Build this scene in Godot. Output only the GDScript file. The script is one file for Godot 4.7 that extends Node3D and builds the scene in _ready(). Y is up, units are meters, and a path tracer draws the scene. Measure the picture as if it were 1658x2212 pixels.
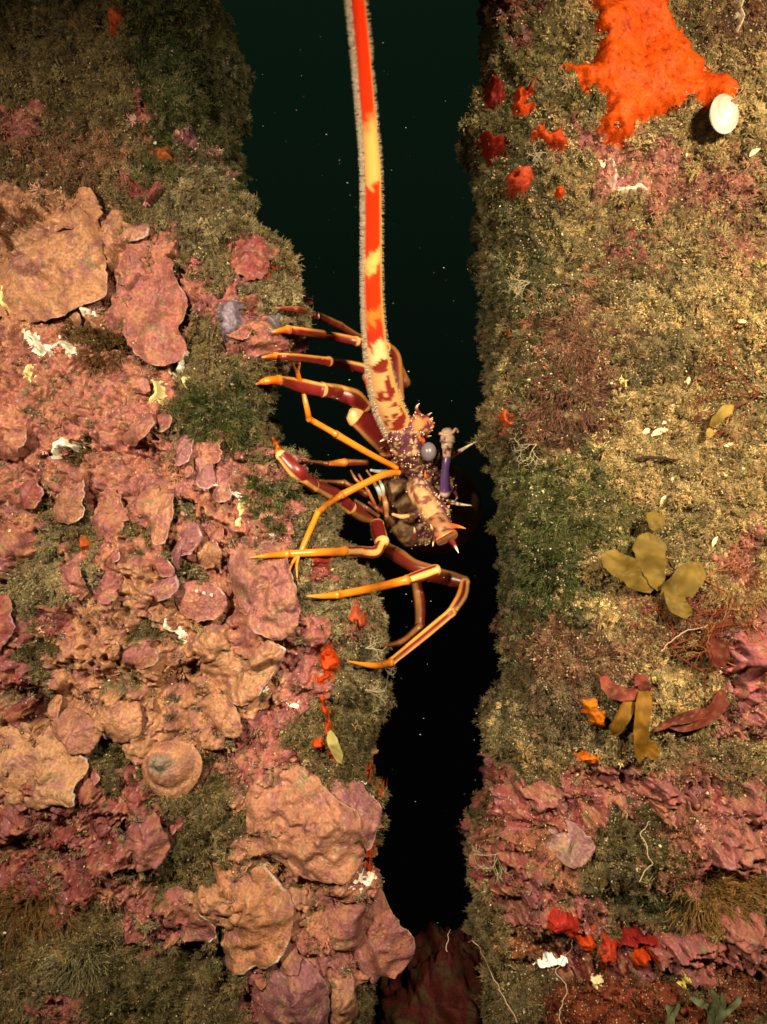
extends Node3D
# A spiny lobster gripping the left lip of an underwater rock crevice, lit by a diver's two strobes.

const CAM_Z := 0.571          # camera distance from the plane z = 0 of the rock faces
const PX := 0.5 / 1658.0      # metres per sketch unit on the plane z = 0
const CELL := 3.0             # sketch units per cell of the growth map
const GW := 640
const GH := 860
const GU0 := -130.0
const GV0 := -180.0

# real-world base colours (linear)
const PINK := Color(0.42, 0.165, 0.125)
const ROSE := Color(0.34, 0.115, 0.105)
const PEACH := Color(0.52, 0.26, 0.15)
const MAUVE := Color(0.33, 0.135, 0.155)
const CRIMSON := Color(0.29, 0.075, 0.072)
const WINE := Color(0.12, 0.018, 0.016)
const TURF := Color(0.19, 0.14, 0.065)
const TAN := Color(0.46, 0.325, 0.14)
const OLIVE := Color(0.10, 0.082, 0.032)
const GREEN := Color(0.046, 0.060, 0.020)
const RUSTY := Color(0.24, 0.11, 0.065)
const SILT := Color(0.26, 0.205, 0.11)
const ORANGE := Color(0.66, 0.066, 0.005)
const RED := Color(0.55, 0.03, 0.01)
const BONE := Color(0.80, 0.74, 0.62)
const ROCK := Color(0.07, 0.06, 0.04)

var rng := RandomNumberGenerator.new()
var n_big := FastNoiseLite.new()
var n_mid := FastNoiseLite.new()
var n_fine := FastNoiseLite.new()
var n_cell := FastNoiseLite.new()
var n_tint := FastNoiseLite.new()
var used := {}

# growth map: what covers the rock, in metres of the rock face (x, y)
var g_color := PackedColorArray()
var g_turf := PackedFloat32Array()
var g_raise := PackedFloat32Array()
var g_knob := PackedFloat32Array()

# front surface of the rock, for setting things onto it
const HC := 0.0022
const HNX := 300
const HNY := 400
var h_raw := PackedFloat32Array()
var h_top := PackedFloat32Array()

var wall_pos := {}
var wall_nrm := {}
var wall_col := {}
var wall_turf := {}

var M := {}

# ------------------------------------------------------------------ helpers
func at(u: float, v: float, z: float) -> Vector3:
	var k := PX * (CAM_Z - z) / CAM_Z
	return Vector3((u - 829.0) * k, (1106.0 - v) * k, z)

func size_at(px: float, z: float) -> float:
	return px * PX * (CAM_Z - z) / CAM_Z

func lob(a: float, b: float, z: float) -> Vector3:
	return at(518.1 + a * 0.42937, 552.7 + b * 0.42937, z)

func numbered(called: String) -> String:
	if not used.has(called):
		used[called] = 0
		return called
	used[called] += 1
	return "%s_%03d" % [called, used[called]]

func tag(o: Node3D, label: String, category: String, group := "") -> void:
	o.set_meta("label", label)
	o.set_meta("category", category)
	if group != "":
		o.set_meta("group", group)

func mesh_node(called: String, mesh: Mesh, mat: Material, parent: Node = null) -> MeshInstance3D:
	var o := MeshInstance3D.new()
	o.mesh = mesh
	o.material_override = mat
	if parent == null:
		o.name = numbered(called)
		add_child(o)
	else:
		o.name = called
		parent.add_child(o, true)
	return o

func base(called: String, where: Vector3) -> Node3D:
	var o := Node3D.new()
	o.name = numbered(called)
	o.position = where
	add_child(o)
	return o

func smooth(a: float, b: float, x: float) -> float:
	return smoothstep(a, b, x)

func table(t: Array, v: float, k: int) -> float:
	if v <= t[0][0]:
		return t[0][k]
	for i in range(1, t.size()):
		if v <= t[i][0]:
			var f: float = (v - t[i - 1][0]) / (t[i][0] - t[i - 1][0])
			f = f * f * (3.0 - 2.0 * f)
			return lerpf(t[i - 1][k], t[i][k], f)
	return t[t.size() - 1][k]

func arrays_mesh(pos: PackedVector3Array, nrm: PackedVector3Array, col: PackedColorArray, idx: PackedInt32Array) -> ArrayMesh:
	var a := []
	a.resize(Mesh.ARRAY_MAX)
	a[Mesh.ARRAY_VERTEX] = pos
	if nrm.size() == pos.size():
		a[Mesh.ARRAY_NORMAL] = nrm
	if col.size() == pos.size():
		a[Mesh.ARRAY_COLOR] = col
	a[Mesh.ARRAY_INDEX] = idx
	var m := ArrayMesh.new()
	m.add_surface_from_arrays(Mesh.PRIMITIVE_TRIANGLES, a)
	return m

func face_normals(pos: PackedVector3Array, idx: PackedInt32Array) -> PackedVector3Array:
	var n := PackedVector3Array()
	n.resize(pos.size())
	for i in range(0, idx.size(), 3):
		var a := idx[i]
		var b := idx[i + 1]
		var c := idx[i + 2]
		var f := (pos[c] - pos[a]).cross(pos[b] - pos[a])
		n[a] += f
		n[b] += f
		n[c] += f
	for i in n.size():
		n[i] = n[i].normalized() if n[i].length_squared() > 1e-24 else Vector3(0, 0, 1)
	return n

func catmull(p: Array, sub: int, closed := false) -> PackedVector3Array:
	var out := PackedVector3Array()
	var n := p.size()
	var last := n if closed else n - 1
	for i in last:
		var a: Vector3 = p[(i - 1 + n) % n] if closed else p[maxi(i - 1, 0)]
		var b: Vector3 = p[i]
		var c: Vector3 = p[(i + 1) % n]
		var d: Vector3 = p[(i + 2) % n] if closed else p[mini(i + 2, n - 1)]
		for k in sub:
			var t := float(k) / sub
			out.append(0.5 * ((2.0 * b) + (c - a) * t + (2.0 * a - 5.0 * b + 4.0 * c - d) * t * t + (3.0 * b - a - 3.0 * c + d) * t * t * t))
	if not closed:
		out.append(p[n - 1])
	return out

# A tube along points; angle 0 of its section looks towards +z. tint: Callable(t, angle, point) -> Color
class Shape:
	var pos := PackedVector3Array()
	var col := PackedColorArray()
	var idx := PackedInt32Array()

func tube(s: Shape, pts: PackedVector3Array, radii: PackedFloat32Array, sides: int, tint: Callable, flat := 1.0, caps := true) -> void:
	var n := pts.size()
	var start := s.pos.size()
	var ring_count := 0
	var p2 := PackedVector3Array()
	var r2 := PackedFloat32Array()
	var t2 := PackedFloat32Array()
	if caps:
		var d0 := (pts[1] - pts[0]).normalized()
		p2.append_array([pts[0] - d0 * radii[0] * 0.8, pts[0] - d0 * radii[0] * 0.5])
		r2.append_array([radii[0] * 0.06, radii[0] * 0.75])
		t2.append_array([0.0, 0.0])
	for i in n:
		p2.append(pts[i])
		r2.append(radii[i])
		t2.append(float(i) / (n - 1))
	if caps:
		var d1 := (pts[n - 1] - pts[n - 2]).normalized()
		p2.append_array([pts[n - 1] + d1 * radii[n - 1] * 0.5, pts[n - 1] + d1 * radii[n - 1] * 0.8])
		r2.append_array([radii[n - 1] * 0.75, radii[n - 1] * 0.06])
		t2.append_array([1.0, 1.0])
	ring_count = p2.size()
	for i in ring_count:
		var d := (p2[mini(i + 1, ring_count - 1)] - p2[maxi(i - 1, 0)]).normalized()
		var ref := Vector3(0, 0, 1) if absf(d.z) < 0.93 else Vector3(1, 0, 0)
		var f := (ref - d * ref.dot(d)).normalized()
		var g := d.cross(f)
		for k in sides:
			var a := TAU * k / sides
			var p := p2[i] + (f * cos(a) * flat + g * sin(a)) * r2[i]
			s.pos.append(p)
			s.col.append(tint.call(t2[i], a, p))
	for i in ring_count - 1:
		for k in sides:
			var a := start + i * sides + k
			var b := start + i * sides + (k + 1) % sides
			s.idx.append_array([a, a + sides, b, b, a + sides, b + sides])

func shape_mesh(s: Shape) -> ArrayMesh:
	return arrays_mesh(s.pos, face_normals_out(s.pos, s.idx), s.col, s.idx)

func face_normals_out(pos: PackedVector3Array, idx: PackedInt32Array) -> PackedVector3Array:
	return face_normals(pos, idx)

func ball(s: Shape, c: Vector3, r: Vector3, tint: Callable, rough := 0.0, rings := 8, sides := 12) -> void:
	var start := s.pos.size()
	for i in rings + 1:
		var th := PI * i / rings
		for k in sides:
			var a := TAU * k / sides
			var d := Vector3(sin(th) * cos(a), cos(th), sin(th) * sin(a))
			var w := 1.0 + rough * n_mid.get_noise_3dv((c + d * r) * 3.0)
			var p := c + d * r * w
			s.pos.append(p)
			s.col.append(tint.call(float(i) / rings, a, p))
	for i in rings:
		for k in sides:
			var a := start + i * sides + k
			var b := start + i * sides + (k + 1) % sides
			s.idx.append_array([a, a + sides, b, b, a + sides, b + sides])

func cone(s: Shape, a: Vector3, b: Vector3, r: float, c0: Color, c1: Color, sides := 7) -> void:
	var mid := a.lerp(b, 0.5) + Vector3(0, 0, 0.0)
	tube(s, PackedVector3Array([a, mid, b]), PackedFloat32Array([r, r * 0.62, r * 0.06]), sides, func(t, _x, _p): return c0.lerp(c1, smooth(0.25, 0.8, t)), 1.0, false)

func plain(c: Color) -> Callable:
	return func(_t, _a, _p): return c

func mottled(c: Color, amount: float) -> Callable:
	return func(_t, _a, p): return (c * (1.0 + amount * n_tint.get_noise_3dv(p))).clamp()

# ------------------------------------------------------------------ materials
func noise_texture(freq: float, lo: float, hi: float, size: int, sd: int, kind := FastNoiseLite.TYPE_SIMPLEX_SMOOTH) -> NoiseTexture2D:
	var n := FastNoiseLite.new()
	n.noise_type = kind
	n.frequency = freq
	n.fractal_octaves = 5
	n.seed = sd
	var t := NoiseTexture2D.new()
	t.width = size
	t.height = size
	t.seamless = true
	t.noise = n
	var g := Gradient.new()
	g.offsets = PackedFloat32Array([0.0, 0.5, 1.0])
	g.colors = PackedColorArray([Color(lo, lo, lo), Color((lo + hi) * 0.52, (lo + hi) * 0.51, (lo + hi) * 0.5), Color(hi, hi, hi)])
	t.color_ramp = g
	return t

func make_materials() -> void:
	var grain := noise_texture(0.045, 0.55, 1.0, 512, 3)
	var relief := noise_texture(0.05, 0.0, 1.0, 512, 8)
	for spec in [["rock", 0.85, 0.2], ["crust", 0.68, 0.3], ["sponge", 0.62, 0.3]]:
		var m := StandardMaterial3D.new()
		m.resource_name = spec[0]
		m.vertex_color_use_as_albedo = true
		m.albedo_texture = grain
		m.uv1_triplanar = true
		m.uv1_world_triplanar = true
		m.uv1_scale = Vector3(18, 18, 18)
		m.roughness = spec[1]
		m.metallic_specular = spec[2]
		m.heightmap_enabled = true
		m.heightmap_texture = relief
		m.heightmap_scale = 0.05
		M[spec[0]] = m
	for spec in [["turf", 0.9, 0.15, 0.0], ["shell", 0.4, 0.5, 0.0], ["bone", 0.6, 0.4, 0.0], ["lobster", 0.34, 0.5, 0.0], ["horn", 0.3, 0.5, 0.0], ["alga", 0.7, 0.25, 0.6], ["fringe", 0.8, 0.2, 0.4]]:
		var m := StandardMaterial3D.new()
		m.resource_name = spec[0]
		m.vertex_color_use_as_albedo = true
		m.roughness = spec[1]
		m.metallic_specular = spec[2]
		m.cull_mode = BaseMaterial3D.CULL_DISABLED
		if spec[3] > 0.0:
			m.backlight_enabled = true
			m.backlight = Color(spec[3], spec[3], spec[3])
		M[spec[0]] = m

# ------------------------------------------------------------------ growth map
func grid_at(x: float, y: float) -> Vector2:
	return Vector2((x / PX + 829.0 - GU0) / CELL, (1106.0 - y / PX - GV0) / CELL)

func stamp(u: float, v: float, ru: float, rv: float, c: Color, turf: float, up := 0.0, knob := 0.0, turn := 0.0) -> void:
	var reach := maxf(ru, rv) * 1.1
	var i0 := maxi(0, int((u - reach - GU0) / CELL))
	var i1 := mini(GW - 1, int((u + reach - GU0) / CELL))
	var j0 := maxi(0, int((v - reach - GV0) / CELL))
	var j1 := mini(GH - 1, int((v + reach - GV0) / CELL))
	var ct := cos(turn)
	var sn := sin(turn)
	for j in range(j0, j1 + 1):
		for i in range(i0, i1 + 1):
			var du := GU0 + i * CELL - u
			var dv := GV0 + j * CELL - v
			var a := (du * ct + dv * sn) / ru
			var b := (-du * sn + dv * ct) / rv
			var w := 1.0 - smoothstep(0.82, 1.0, sqrt(a * a + b * b))
			if w > 0.0:
				var k := j * GW + i
				g_color[k] = g_color[k].lerp(c, w)
				g_turf[k] = lerpf(g_turf[k], turf, w)
				g_knob[k] = lerpf(g_knob[k], knob, w)
				g_raise[k] = lerpf(g_raise[k], up, w)

func make_growth_map() -> void:
	g_color.resize(GW * GH)
	g_turf.resize(GW * GH)
	g_raise.resize(GW * GH)
	g_knob.resize(GW * GH)
	for j in GH:
		for i in GW:
			var k := j * GW + i
			var u := GU0 + i * CELL
			var v := GV0 + j * CELL
			if u < 900:
				g_color[k] = TURF
			else:
				g_color[k] = TAN if v < 1650 else TURF
			g_turf[k] = 1.0
	# left face: pink crust over most of it, brown turf between
	for a in [
		[300, 60, 420, 260, OLIVE, 1.0, 0.0, 0.0], [430, 150, 150, 330, GREEN, 0.9, 0.0, 0.0], [120, 160, 190, 120, TURF, 1.0, 0.0, 0.0], [60, 290, 80, 40, ROSE, 0.25, 1.5, 0.4],
		[170, 370, 150, 60, RUSTY, 0.8, 1.0, 0.0], [310, 260, 40, 60, ROSE, 0.3, 2.0, 0.2], [300, 410, 45, 28, CRIMSON, 0.0, 2.0, 0.0], [350, 330, 28, 22, Color(0.36, 0.11, 0.03), 0.0, 3.0, 0.0], [440, 340, 24, 50, MAUVE, 0.2, 2.0, 0.2],
		[110, 600, 190, 185, PEACH, 0.04, 5.0, 0.5], [320, 640, 105, 170, PINK, 0.06, 4.0, 0.3], [60, 880, 330, 200, PINK, 0.08, 5.0, 1.0], [250, 880, 150, 160, PINK, 0.06, 5.0, 0.8],
		[420, 480, 90, 90, SILT, 1.0, 2.0, 0.0], [530, 540, 70, 40, TURF, 1.0, 3.0, 0.2], [545, 560, 34, 18, CRIMSON, 0.1, 4.0, 0.2], [520, 700, 60, 90, ROSE, 0.1, 7.0, 0.4], [440, 640, 34, 60, ROSE, 0.2, 3.0, 0.3], [560, 640, 34, 60, SILT, 1.0, 4.0, 0.0], [470, 740, 40, 60, TURF, 1.0, 0.0, 0.0],
		[520, 760, 45, 26, ROSE, 0.0, 7.0, 0.3], [480, 830, 60, 30, TURF, 1.0, 0.0, 0.0], [470, 900, 72, 78, GREEN, 1.0, 3.0, 0.0], [560, 900, 40, 80, TURF, 1.0, 0.0, 0.0],
		[570, 960, 26, 26, ROSE, 0.0, 6.0, 0.2], [560, 1020, 46, 34, ROSE, 0.25, 3.0, 0.3], [600, 1080, 50, 60, OLIVE, 1.0, 0.0, 0.0], [560, 1070, 50, 50, GREEN, 1.0, 2.0, 0.0], [610, 1110, 30, 40, ROSE, 0.4, 2.0, 0.3],
		[230, 1180, 330, 260, PINK, 0.08, 5.0, 0.9], [330, 1420, 340, 210, PEACH, 0.03, 7.0, 0.6], [480, 1060, 90, 120, PINK, 0.05, 5.0, 0.4], [560, 1260, 95, 150, PINK, 0.02, 7.0, 0.35], [90, 1560, 190, 190, PEACH, 0.05, 6.0, 0.5], [60, 1330, 100, 160, ROSE, 0.15, 4.0, 0.8],
		[230, 750, 60, 40, Color(0.14, 0.075, 0.025), 1.0, 0.0, 0.0], [150, 1230, 110, 55, SILT, 1.0, 0.0, 0.0], [80, 1290, 90, 40, SILT, 1.0, 0.0, 0.0], [170, 1130, 60, 45, TURF, 0.9, 1.0, 0.0], [300, 1130, 44, 30, TURF, 1.0, 1.0, 0.0], [420, 1110, 50, 28, SILT, 0.9, 1.0, 0.0],
		[410, 1225, 30, 40, SILT, 1.0, 0.0, 0.0], [230, 1250, 60, 40, ROSE, 0.15, 4.0, 0.9], [60, 1400, 60, 40, TURF, 1.0, 0.0, 0.0], [90, 1490, 40, 60, WINE, 0.4, 0.0, 0.3], [20, 1470, 50, 80, CRIMSON, 0.1, 3.0, 0.5],
		[330, 1340, 40, 20, TURF, 0.8, 2.0, 0.0], [290, 1480, 60, 26, TURF, 0.3, 4.0, 0.2], [120, 1440, 40, 50, OLIVE, 0.9, 0.0, 0.0],
		[700, 1260, 110, 130, SILT, 1.0, 0.0, 0.0], [740, 1400, 100, 130, SILT, 1.0, 0.0, 0.0], [660, 1400, 62, 80, ROSE, 0.1, 4.0, 0.4], [640, 1500, 60, 60, ROSE, 0.15, 4.0, 0.4], [700, 1220, 36, 26, CRIMSON, 0.5, 1.0, 0.0], [770, 1320, 36, 26, CRIMSON, 0.6, 0.0, 0.0],
		[560, 1620, 110, 90, ROSE, 0.3, 2.0, 0.5], [610, 1560, 90, 60, ROSE, 0.2, 3.0, 0.5], [720, 1560, 80, 70, TURF, 1.0, 0.0, 0.0], [800, 1600, 80, 90, OLIVE, 1.0, 0.0, 0.0], [800, 1690, 90, 90, OLIVE, 1.0, 0.0, 0.0], [850, 1780, 60, 110, GREEN, 1.0, 0.0, 0.0],
		[250, 1640, 60, 60, OLIVE, 1.0, 0.0, 0.0], [200, 1740, 200, 110, CRIMSON, 0.12, 4.0, 0.9], [270, 1780, 90, 70, ROSE, 0.1, 6.0, 0.9], [100, 1840, 210, 110, CRIMSON, 0.2, 3.0, 0.9], [470, 1690, 50, 60, ROSE, 0.3, 2.0, 0.4], [430, 1780, 70, 90, OLIVE, 1.0, -2.0, 0.0], [470, 1740, 60, 70, TURF, 1.0, 0.0, 0.0],
		[640, 1770, 130, 120, PEACH, 0.03, 6.0, 0.5], [600, 1950, 160, 120, PEACH, 0.03, 6.0, 0.45], [760, 1980, 140, 160, PINK, 0.08, 5.0, 0.5], [620, 2150, 130, 120, ROSE, 0.08, 4.0, 0.5], [850, 1930, 40, 50, ROSE, 0.2, 3.0, 0.3],
		[60, 1990, 150, 100, Color(0.15, 0.095, 0.035), 1.0, 0.0, 0.0], [170, 2080, 90, 70, SILT, 1.0, 3.0, 0.0], [300, 1940, 60, 90, ROSE, 0.2, 3.0, 0.6], [410, 1980, 70, 50, ROSE, 0.15, 4.0, 0.4], [330, 2120, 160, 100, OLIVE, 1.0, 0.0, 0.0], [150, 2170, 100, 50, ROSE, 0.4, 2.0, 0.5], [430, 2110, 50, 90, TURF, 1.0, -4.0, 0.0], [540, 2170, 40, 60, CRIMSON, 0.3, 2.0, 0.4],
		[870, 2060, 60, 60, WINE, 0.2, 0.0, 0.3], [100, 1490, 30, 55, Color(0.10, 0.03, 0.02), 0.5, -14.0, 0.0], [160, 975, 55, 24, Color(0.12, 0.07, 0.03), 0.7, -10.0, 0.0], [255, 775, 60, 20, Color(0.12, 0.06, 0.025), 0.8, -10.0, 0.0], [440, 2070, 36, 60, OLIVE, 0.8, -14.0, 0.0], [300, 1770, 40, 22, WINE, 0.4, -9.0, 0.0], [40, 520, 40, 22, Color(0.2, 0.1, 0.06), 0.4, -8.0, 0.0], [215, 1300, 26, 14, TURF, 0.8, -5.0, 0.0], [420, 1420, 30, 14, Color(0.2, 0.09, 0.05), 0.2, -2.0, 0.0],
	]:
		stamp(a[0], a[1], a[2], a[3], a[4], a[5], a[6] * 0.001, a[7])
	# right face: tan silted turf, green towards the crevice, light falloff darkened into the rim turf, pink lumps below
	for a in [
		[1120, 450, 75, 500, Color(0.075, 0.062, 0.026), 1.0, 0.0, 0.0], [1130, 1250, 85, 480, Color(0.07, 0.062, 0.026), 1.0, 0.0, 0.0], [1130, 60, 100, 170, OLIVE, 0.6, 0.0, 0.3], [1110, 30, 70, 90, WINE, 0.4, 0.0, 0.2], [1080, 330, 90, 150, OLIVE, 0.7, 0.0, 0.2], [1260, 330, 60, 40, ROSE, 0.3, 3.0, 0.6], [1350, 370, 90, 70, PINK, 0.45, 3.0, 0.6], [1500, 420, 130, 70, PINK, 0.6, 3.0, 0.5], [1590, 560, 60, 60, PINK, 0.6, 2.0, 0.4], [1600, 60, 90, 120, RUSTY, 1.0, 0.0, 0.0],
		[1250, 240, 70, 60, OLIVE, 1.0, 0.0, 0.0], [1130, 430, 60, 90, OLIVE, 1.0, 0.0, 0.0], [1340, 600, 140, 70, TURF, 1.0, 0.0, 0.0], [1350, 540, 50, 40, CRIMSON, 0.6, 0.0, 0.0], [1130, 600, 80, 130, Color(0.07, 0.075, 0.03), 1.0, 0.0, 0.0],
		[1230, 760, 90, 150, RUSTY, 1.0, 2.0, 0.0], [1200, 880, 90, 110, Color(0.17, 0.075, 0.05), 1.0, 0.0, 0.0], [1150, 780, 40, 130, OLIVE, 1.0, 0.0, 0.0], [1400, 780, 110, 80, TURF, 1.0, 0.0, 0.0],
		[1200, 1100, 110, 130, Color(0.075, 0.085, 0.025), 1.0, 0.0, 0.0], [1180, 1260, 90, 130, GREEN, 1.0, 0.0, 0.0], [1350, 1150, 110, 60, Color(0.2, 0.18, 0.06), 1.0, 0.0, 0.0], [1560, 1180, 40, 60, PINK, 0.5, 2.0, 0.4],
		[1240, 1420, 120, 100, RUSTY, 1.0, 0.0, 0.0], [1200, 1520, 90, 80, Color(0.2, 0.135, 0.08), 1.0, 0.0, 0.0], [1450, 1330, 120, 70, RUSTY, 1.0, 0.0, 0.0], [1620, 1420, 70, 110, ROSE, 0.2, 4.0, 0.6], [1600, 1530, 80, 90, ROSE, 0.25, 3.0, 0.6], [1360, 1450, 40, 26, CRIMSON, 0.3, 2.0, 0.3],
		[1300, 1540, 60, 60, SILT, 1.0, 0.0, 0.0], [1480, 1640, 120, 60, TURF, 1.0, 0.0, 0.3], [1200, 1640, 100, 70, TURF, 1.0, 0.0, 0.0],
		[1380, 1800, 330, 190, Color(0.30, 0.12, 0.075), 0.55, 1.0, 0.8], [1480, 1700, 60, 26, CRIMSON, 0.2, 3.0, 0.6], [1270, 1960, 60, 40, CRIMSON, 0.3, 3.0, 0.7], [1200, 1730, 110, 60, CRIMSON, 0.25, 4.0, 0.7], [1320, 1690, 80, 60, ROSE, 0.3, 3.0, 0.7], [1440, 1730, 50, 60, ROSE, 0.15, 5.0, 0.5], [1580, 1760, 90, 70, ROSE, 0.35, 4.0, 0.9], [1560, 1870, 120, 80, ROSE, 0.2, 5.0, 0.7], [1110, 1880, 70, 60, CRIMSON, 0.15, 4.0, 0.6], [1170, 1930, 70, 50, ROSE, 0.2, 3.0, 0.7],
		[1350, 1790, 80, 70, OLIVE, 1.0, 0.0, 0.0], [1300, 1880, 80, 50, TURF, 1.0, 1.0, 0.0], [1390, 1930, 80, 70, GREEN, 1.0, -9.0, 0.0], [1560, 1950, 100, 70, Color(0.30, 0.14, 0.04), 0.9, 4.0, 0.5], [1150, 2030, 90, 70, Color(0.22, 0.075, 0.03), 0.4, 0.0, 0.6],
		[1300, 2060, 180, 50, WINE, 0.2, -8.0, 0.5], [1500, 2050, 130, 38, ROSE, 0.05, 6.0, 0.6], [1610, 2010, 60, 60, ROSE, 0.05, 8.0, 0.4], [1350, 2160, 220, 70, Color(0.22, 0.055, 0.03), 0.5, -3.0, 0.6], [1600, 2130, 80, 70, Color(0.2, 0.06, 0.035), 0.5, -3.0, 0.5],
	]:
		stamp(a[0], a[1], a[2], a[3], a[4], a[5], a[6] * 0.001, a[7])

# ------------------------------------------------------------------ rock walls
const RIM_LEFT := [[-300, 400, 200, 0.0], [0, 455, 200, 0.0], [200, 470, 180, 0.0], [400, 482, 150, 0.0], [500, 535, 100, 0.0], [560, 588, 60, 0.0], [700, 592, 60, 0.0], [790, 578, 60, 0.0], [850, 545, 90, 0.0], [930, 565, 100, 0.0], [1000, 608, 90, 0.0], [1060, 640, 100, 0.0], [1130, 697, 110, 0.0], [1200, 742, 120, 0.0], [1280, 793, 140, 0.0], [1350, 808, 150, 0.0], [1450, 812, 150, 0.0], [1500, 800, 150, 0.0], [1560, 838, 150, 0.0], [1620, 868, 150, 0.0], [1700, 878, 140, 0.0], [1800, 888, 120, 0.0], [1900, 880, 90, 0.0], [2000, 890, 60, 0.0], [2400, 892, 60, 0.0]]
const RIM_RIGHT := [[-300, 1080, 140, 0.0], [0, 1085, 140, 0.0], [100, 1082, 140, 0.0], [200, 1065, 150, 0.0], [300, 1046, 150, 0.0], [380, 1085, 130, 0.0], [430, 1098, 120, 0.0], [500, 1086, 120, 0.0], [600, 1107, 120, 0.0], [800, 1102, 140, 0.0], [880, 1082, 150, 0.0], [950, 1088, 150, 0.0], [1000, 1118, 170, 0.0], [1100, 1130, 180, 0.0], [1300, 1130, 180, 0.0], [1400, 1114, 160, 0.0], [1500, 1112, 150, 0.0], [1600, 1100, 120, 0.0], [1650, 1108, 110, 0.0], [1750, 1118, 90, 0.0], [1800, 1086, 60, 0.0], [1850, 1062, 50, 0.0], [1950, 1062, 50, 0.0], [2000, 1060, 60, 0.0], [2400, 1040, 60, 0.0]]

# crust: mauve and peach zones, a film of silt in places, dark pits and pale specks
func crust_tint(c: Color, x: float, y: float, z: float) -> Color:
	var m2 := n_mid.get_noise_3d(x * 2.0 + 3.0, y * 2.0, z)
	if m2 > 0.10:
		c = c.lerp(MAUVE, minf(0.65, (m2 - 0.10) * 3.0))
	elif m2 < -0.15:
		c = c.lerp(PEACH, minf(0.5, (-m2 - 0.15) * 3.0))
	var f2 := n_fine.get_noise_3d(x * 0.8 + 9.0, y * 0.8, z)
	var film := 0.34 - 0.35 * n_mid.get_noise_3d(x * 0.6 + 5.0, y * 0.6, z)
	if f2 > film:
		c = c.lerp(SILT, minf(0.75, (f2 - film) * 5.0))
	var f3 := n_fine.get_noise_3d(x * 3.1, y * 3.1, z * 3.1 + 1.0)
	if f3 > 0.44:
		c = c.lerp(Color(0.64, 0.46, 0.40), minf(0.6, (f3 - 0.44) * 8.0))
	elif f3 < -0.42:
		c = c.lerp(Color(0.10, 0.045, 0.03), minf(0.6, (-f3 - 0.42) * 7.0))
	return c

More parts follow.
